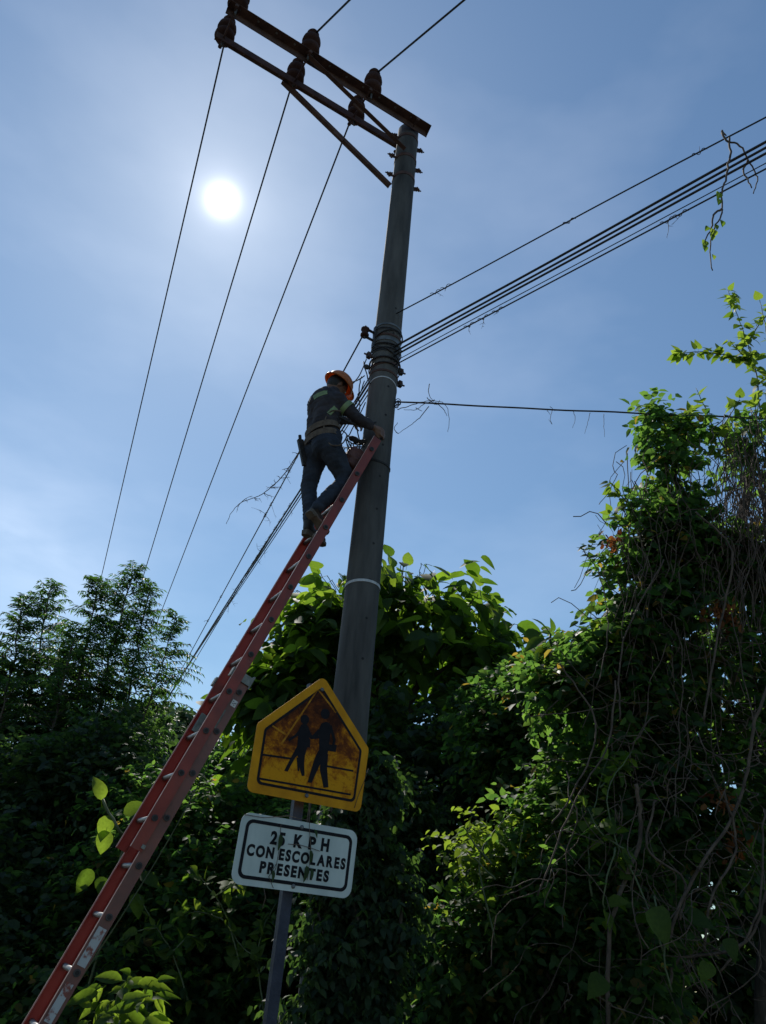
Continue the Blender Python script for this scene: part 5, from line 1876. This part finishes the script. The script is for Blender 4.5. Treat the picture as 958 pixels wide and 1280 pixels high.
# --- dangling vine hung over the telecom cables, upper right
dz = atz(905, 172, 6.99)
hv = tree_root('hanging_vine', dz, 'dry vine with a few leaves dangling from the telecom cables, upper right', 'vine')
YH = dz.y - 0.03
for pts in ([(903, 166), (908, 176), (925, 182), (938, 205), (947, 222), (942, 242)], [(912, 172), (913, 196), (908, 220), (902, 245), (903, 265), (893, 285), (888, 310), (891, 338)], [(903, 262), (893, 268), (889, 285), (880, 305)], [(902, 163), (908, 170)], [(935, 200), (930, 215), (940, 235)]):
    P_ = [at(x, y, YH) for x, y in pts]
    fine = spline(P_, 5, 0.003)
    MB().tube(fine, [0.0085 - 0.005 * i / len(fine) for i in range(len(fine))], 5).build('stem', M['dry_vine'], hv, True)
for (x, y, dx, dy, s) in ((900, 240, -3, 12, .07), (899, 248, 1, 14, .06), (903, 275, 3, 15, .06), (893, 286, -2, 15, .08), (890, 292, 3, 13, .06), (882, 300, -2, 16, .07), (881, 306, 3, 12, .06), (892, 318, 3, 10, .045), (886, 283, -6, 8, .05), (895, 280, 5, 12, .05)):
    p = at(x, y, YH - 0.01)
    put_leaf(LF[0], hv, p, at(x + dx, y + dy, YH - 0.02) - p, Vector((0.3, -0.9, 0.2)), s, 0.1)

# --- dead tendrils on the cables
def tendrils(label, strokes, Y, r_=0.004, cat='dead vine', mat='dry_vine'):
    t = tree_root('dead_vine', at(strokes[0][0][0], strokes[0][0][1], Y), label, cat)
    for s_ in strokes:
        P_ = [at(x, y, Y) for x, y in s_]
        fine = spline(P_, 5, 0.002)
        MB().tube(fine, [r_ * (1 - 0.6 * i / len(fine)) for i in range(len(fine))], 5).build('tendril', M[mat], t, True)
    return t


tendrils('dead vine snarled on the level cable beside the pole', [[(497, 512), (510, 508), (523, 504), (540, 501), (556, 505), (562, 524), (560, 540)], [(537, 480), (536, 492), (543, 503)], [(543, 500), (530, 505), (520, 512), (505, 512)],
          [(536, 508), (525, 522), (515, 530), (498, 542)], [(545, 503), (555, 512), (559, 520)], [(498, 542), (493, 536), (497, 528)], [(534, 497), (545, 506), (550, 500)], [(520, 510), (528, 514)]], 5.79, 0.0045)
tendrils('three short dead tendrils hanging in a row from the level cable', [[(691, 512), (688, 522), (690, 530), (686, 524)], [(684, 513), (688, 518)], [(738, 516), (735, 528), (731, 542)], [(755, 517), (755, 530), (756, 546)], [(717, 514), (719, 524), (716, 535)], [(688, 508), (694, 514)]], 5.88, 0.003)
rt = random.Random(14)


def twiggy(mb, p, d, L_, r_, depth=0):
    """a curling dead twig with side twigs"""
    n = 7
    pts = [p]
    dv_ = Vector(d).normalized()
    cur = Vector((rt.gauss(0, 1), rt.gauss(0, 1), rt.gauss(0, 1))) * 0.35
    for k in range(n):
        dv_ = (dv_ + cur * 0.4 - UP * 0.05).normalized()
        pts.append(pts[-1] + dv_ * L_ / n)
    mb.tube(pts, [r_ * (1 - 0.7 * k / n) for k in range(n + 1)], 4)
    if depth < 1:
        for k in (2, 3, 5):
            if rt.random() < 0.7:
                twiggy(mb, pts[k], dv_ + Vector((rt.gauss(0, 1), rt.gauss(0, 1), rt.gauss(0, 1))) * 0.9, L_ * rt.uniform(0.2, 0.45), r_ * 0.7, depth + 1)


def cling(label, key, spots, r_=0.0035):
    """dead twigs caught on a cable at given distances along it"""
    p, q = CAB[key]
    u_ = (q - p).normalized()
    root = None
    for s_, dd, L_ in spots:
        c = p + u_ * s_
        if root is None:
            root = tree_root('dead_vine', c, label, 'dead vine')
        mb = MB()
        side_ = u_.cross(UP).normalized()
        mb.tube([c + (side_ * cos(w) + UP * sin(w)) * 0.014 + u_ * (0.012 * w - 0.05) for w in np.linspace(0, 9, 16)], r_, 4)
        twiggy(mb, c, dd, L_, r_)
        mb.build('tendril', M['dry_vine'], root, True)


KL = [k for k in CAB if k.startswith('upper cable from the spool')][0]
KB = [k for k in CAB if k.startswith('thickest cable')][0]
KR = [k for k in CAB if k.startswith('single upper cable')][0]
KD = [k for k in CAB if k.startswith('lowest cable')][0]
D_ = Vector((-0.1, 0, -1))
tl_ = tendrils('long dead vine trailing from the upper left cable behind the worker', [[(376, 560), (366, 578), (356, 592), (345, 604), (330, 616), (318, 622), (302, 628), (290, 640), (283, 655)]], 6.4, 0.0055)
tm = MB()
for (x, y) in ((372, 567), (366, 578), (361, 585), (356, 592), (350, 598), (345, 604), (338, 610), (330, 616), (318, 622), (302, 628)):
    for q_ in range(2):
        twiggy(tm, at(x, y, 6.4), Vector((rt.gauss(0, 1), rt.gauss(0, 0.5), rt.gauss(-0.2, 1))), rt.uniform(0.05, 0.14), 0.0035)
tm.build('side_twigs', M['dry_vine'], tl_, True)
cling('wisp of dead vine caught on the upper left cable below the worker', KL, [(3.6, D_ + A * 0.6, 0.2), (3.9, UP * 0.4 - A, 0.22), (3.95, A, 0.2), (7.0, D_, 0.12), (8.2, -A, 0.12)])
cling('shreds of dead vine hanging from the lower left cable bunch', KB, [(2.6 + 0.22 * k, D_ + A * rt.uniform(-0.8, 0.8), rt.uniform(0.08, 0.24)) for k in range(16)], 0.003)
cling('bits of dead tendril caught on the upper right single cable', KR, [(0.5, A * 0.5 + UP * 0.3, 0.1), (0.62, D_, 0.06), (1.9, D_, 0.09), (3.0, UP + A * 0.4, 0.05), (4.1, D_ + A, 0.12)], 0.003)
cling('bits of dead tendril hanging under the telecom bunch on the right', KD, [(0.9, D_, 0.12), (1.05, D_ + A * 0.5, 0.1), (1.2, D_, 0.06), (2.7, D_ + A * 0.6, 0.14), (2.8, D_, 0.1), (3.9, D_ + A * 0.2, 0.12)], 0.003)

# --- creeper hanging over the sign
cs = tree_root('creeper', at(388, 1020, 3.93), 'thin creeper with three withered leaves hanging down over the white speed plate', 'creeper')
for pts in ([(388, 1012), (387, 1035), (389, 1060), (387, 1080), (384, 1100)], [(352, 1030), (350, 1048), (349, 1062), (345, 1085), (341, 1094)], [(360, 1055), (375, 1056), (389, 1060), (400, 1064)], [(330, 1110), (332, 1122), (328, 1136)], [(305, 1018), (330, 1022), (360, 1020), (388, 1026)],
            [(345, 1080), (336, 1096), (342, 1110)], [(443, 1010), (448, 995), (456, 975), (461, 960)]):
    P_ = []
    for x, y in pts:
        v = R3 @ Vector(((x - 479.0) / FPX, -(y - 640.0) / FPX, -1.0))
        o = Vector((0, 0, CAM_H))
        P_.append(o + v * (((PO + NT * 0.012) - o).dot(NT) / v.dot(NT)) + Vector((random.gauss(0, .001), 0, 0)))
    MB().tube(P_, 0.0016, 5).build('stem', M['dry_vine'], cs, True)
WL = leaf_mesh('withered_leaf_blade', outline_leaf(0.2, [(0.1, 0.7), (0.35, 1.0), (0.6, 0.8), (0.85, 0.4)], 0.5, 0.2), M['leaf_dark'], 0.1)
for (x, y, dx, dy, s) in ((351, 1041, -1, 17, .070), (388, 1061, 2, 20, .058), (384, 1080, -2, 20, .072), (393, 1036, 5, 12, .04), (341, 1086, 1, 12, .05), (389, 1084, 2, 14, .05)):
    v0 = at(x, y, 3.9)
    def onp(x, y, h):
        v = R3 @ Vector(((x - 479.0) / FPX, -(y - 640.0) / FPX, -1.0)); o = Vector((0, 0, CAM_H))
        return o + v * (((PO + NT * h) - o).dot(NT) / v.dot(NT))
    p = onp(x, y, 0.018)
    put_leaf(WL, cs, p, onp(x + dx, y + dy, 0.03) - p, NT + Vector((0.3, 0, 0.2)), s, 0.1)

# --- foreground weeds at the pole's foot hide the verge
grass_pts = []
n = 9000
a_ = rng.uniform(-14, 10, n); b_ = rng.uniform(-2.6, 1.6, n)
px_ = POLE.x + A.x * a_ + B.x * b_; py_ = POLE.y + A.y * a_ + B.y * b_
pos = np.stack([px_, py_, np.zeros(n)], 1)
xd = rng.normal(size=(n, 3)) * np.array([0.5, 0.5, 0.2]) + np.array([0, 0, 1.0])
tag(instance_leaves('grass', pos, xd, rng.normal(size=(n, 3)), rng.uniform(0.1, 0.35, n), (np.array([(0, 0.02, 0), (0, -0.02, 0), (0.6, -0.015, -0.05), (1, 0, -0.25), (0.6, 0.015, -0.05)]), [(0, 1, 2, 4), (4, 2, 3)]), M['leaf_small'], None), 'short grass on the road verge', 'grass', None, 'stuff')
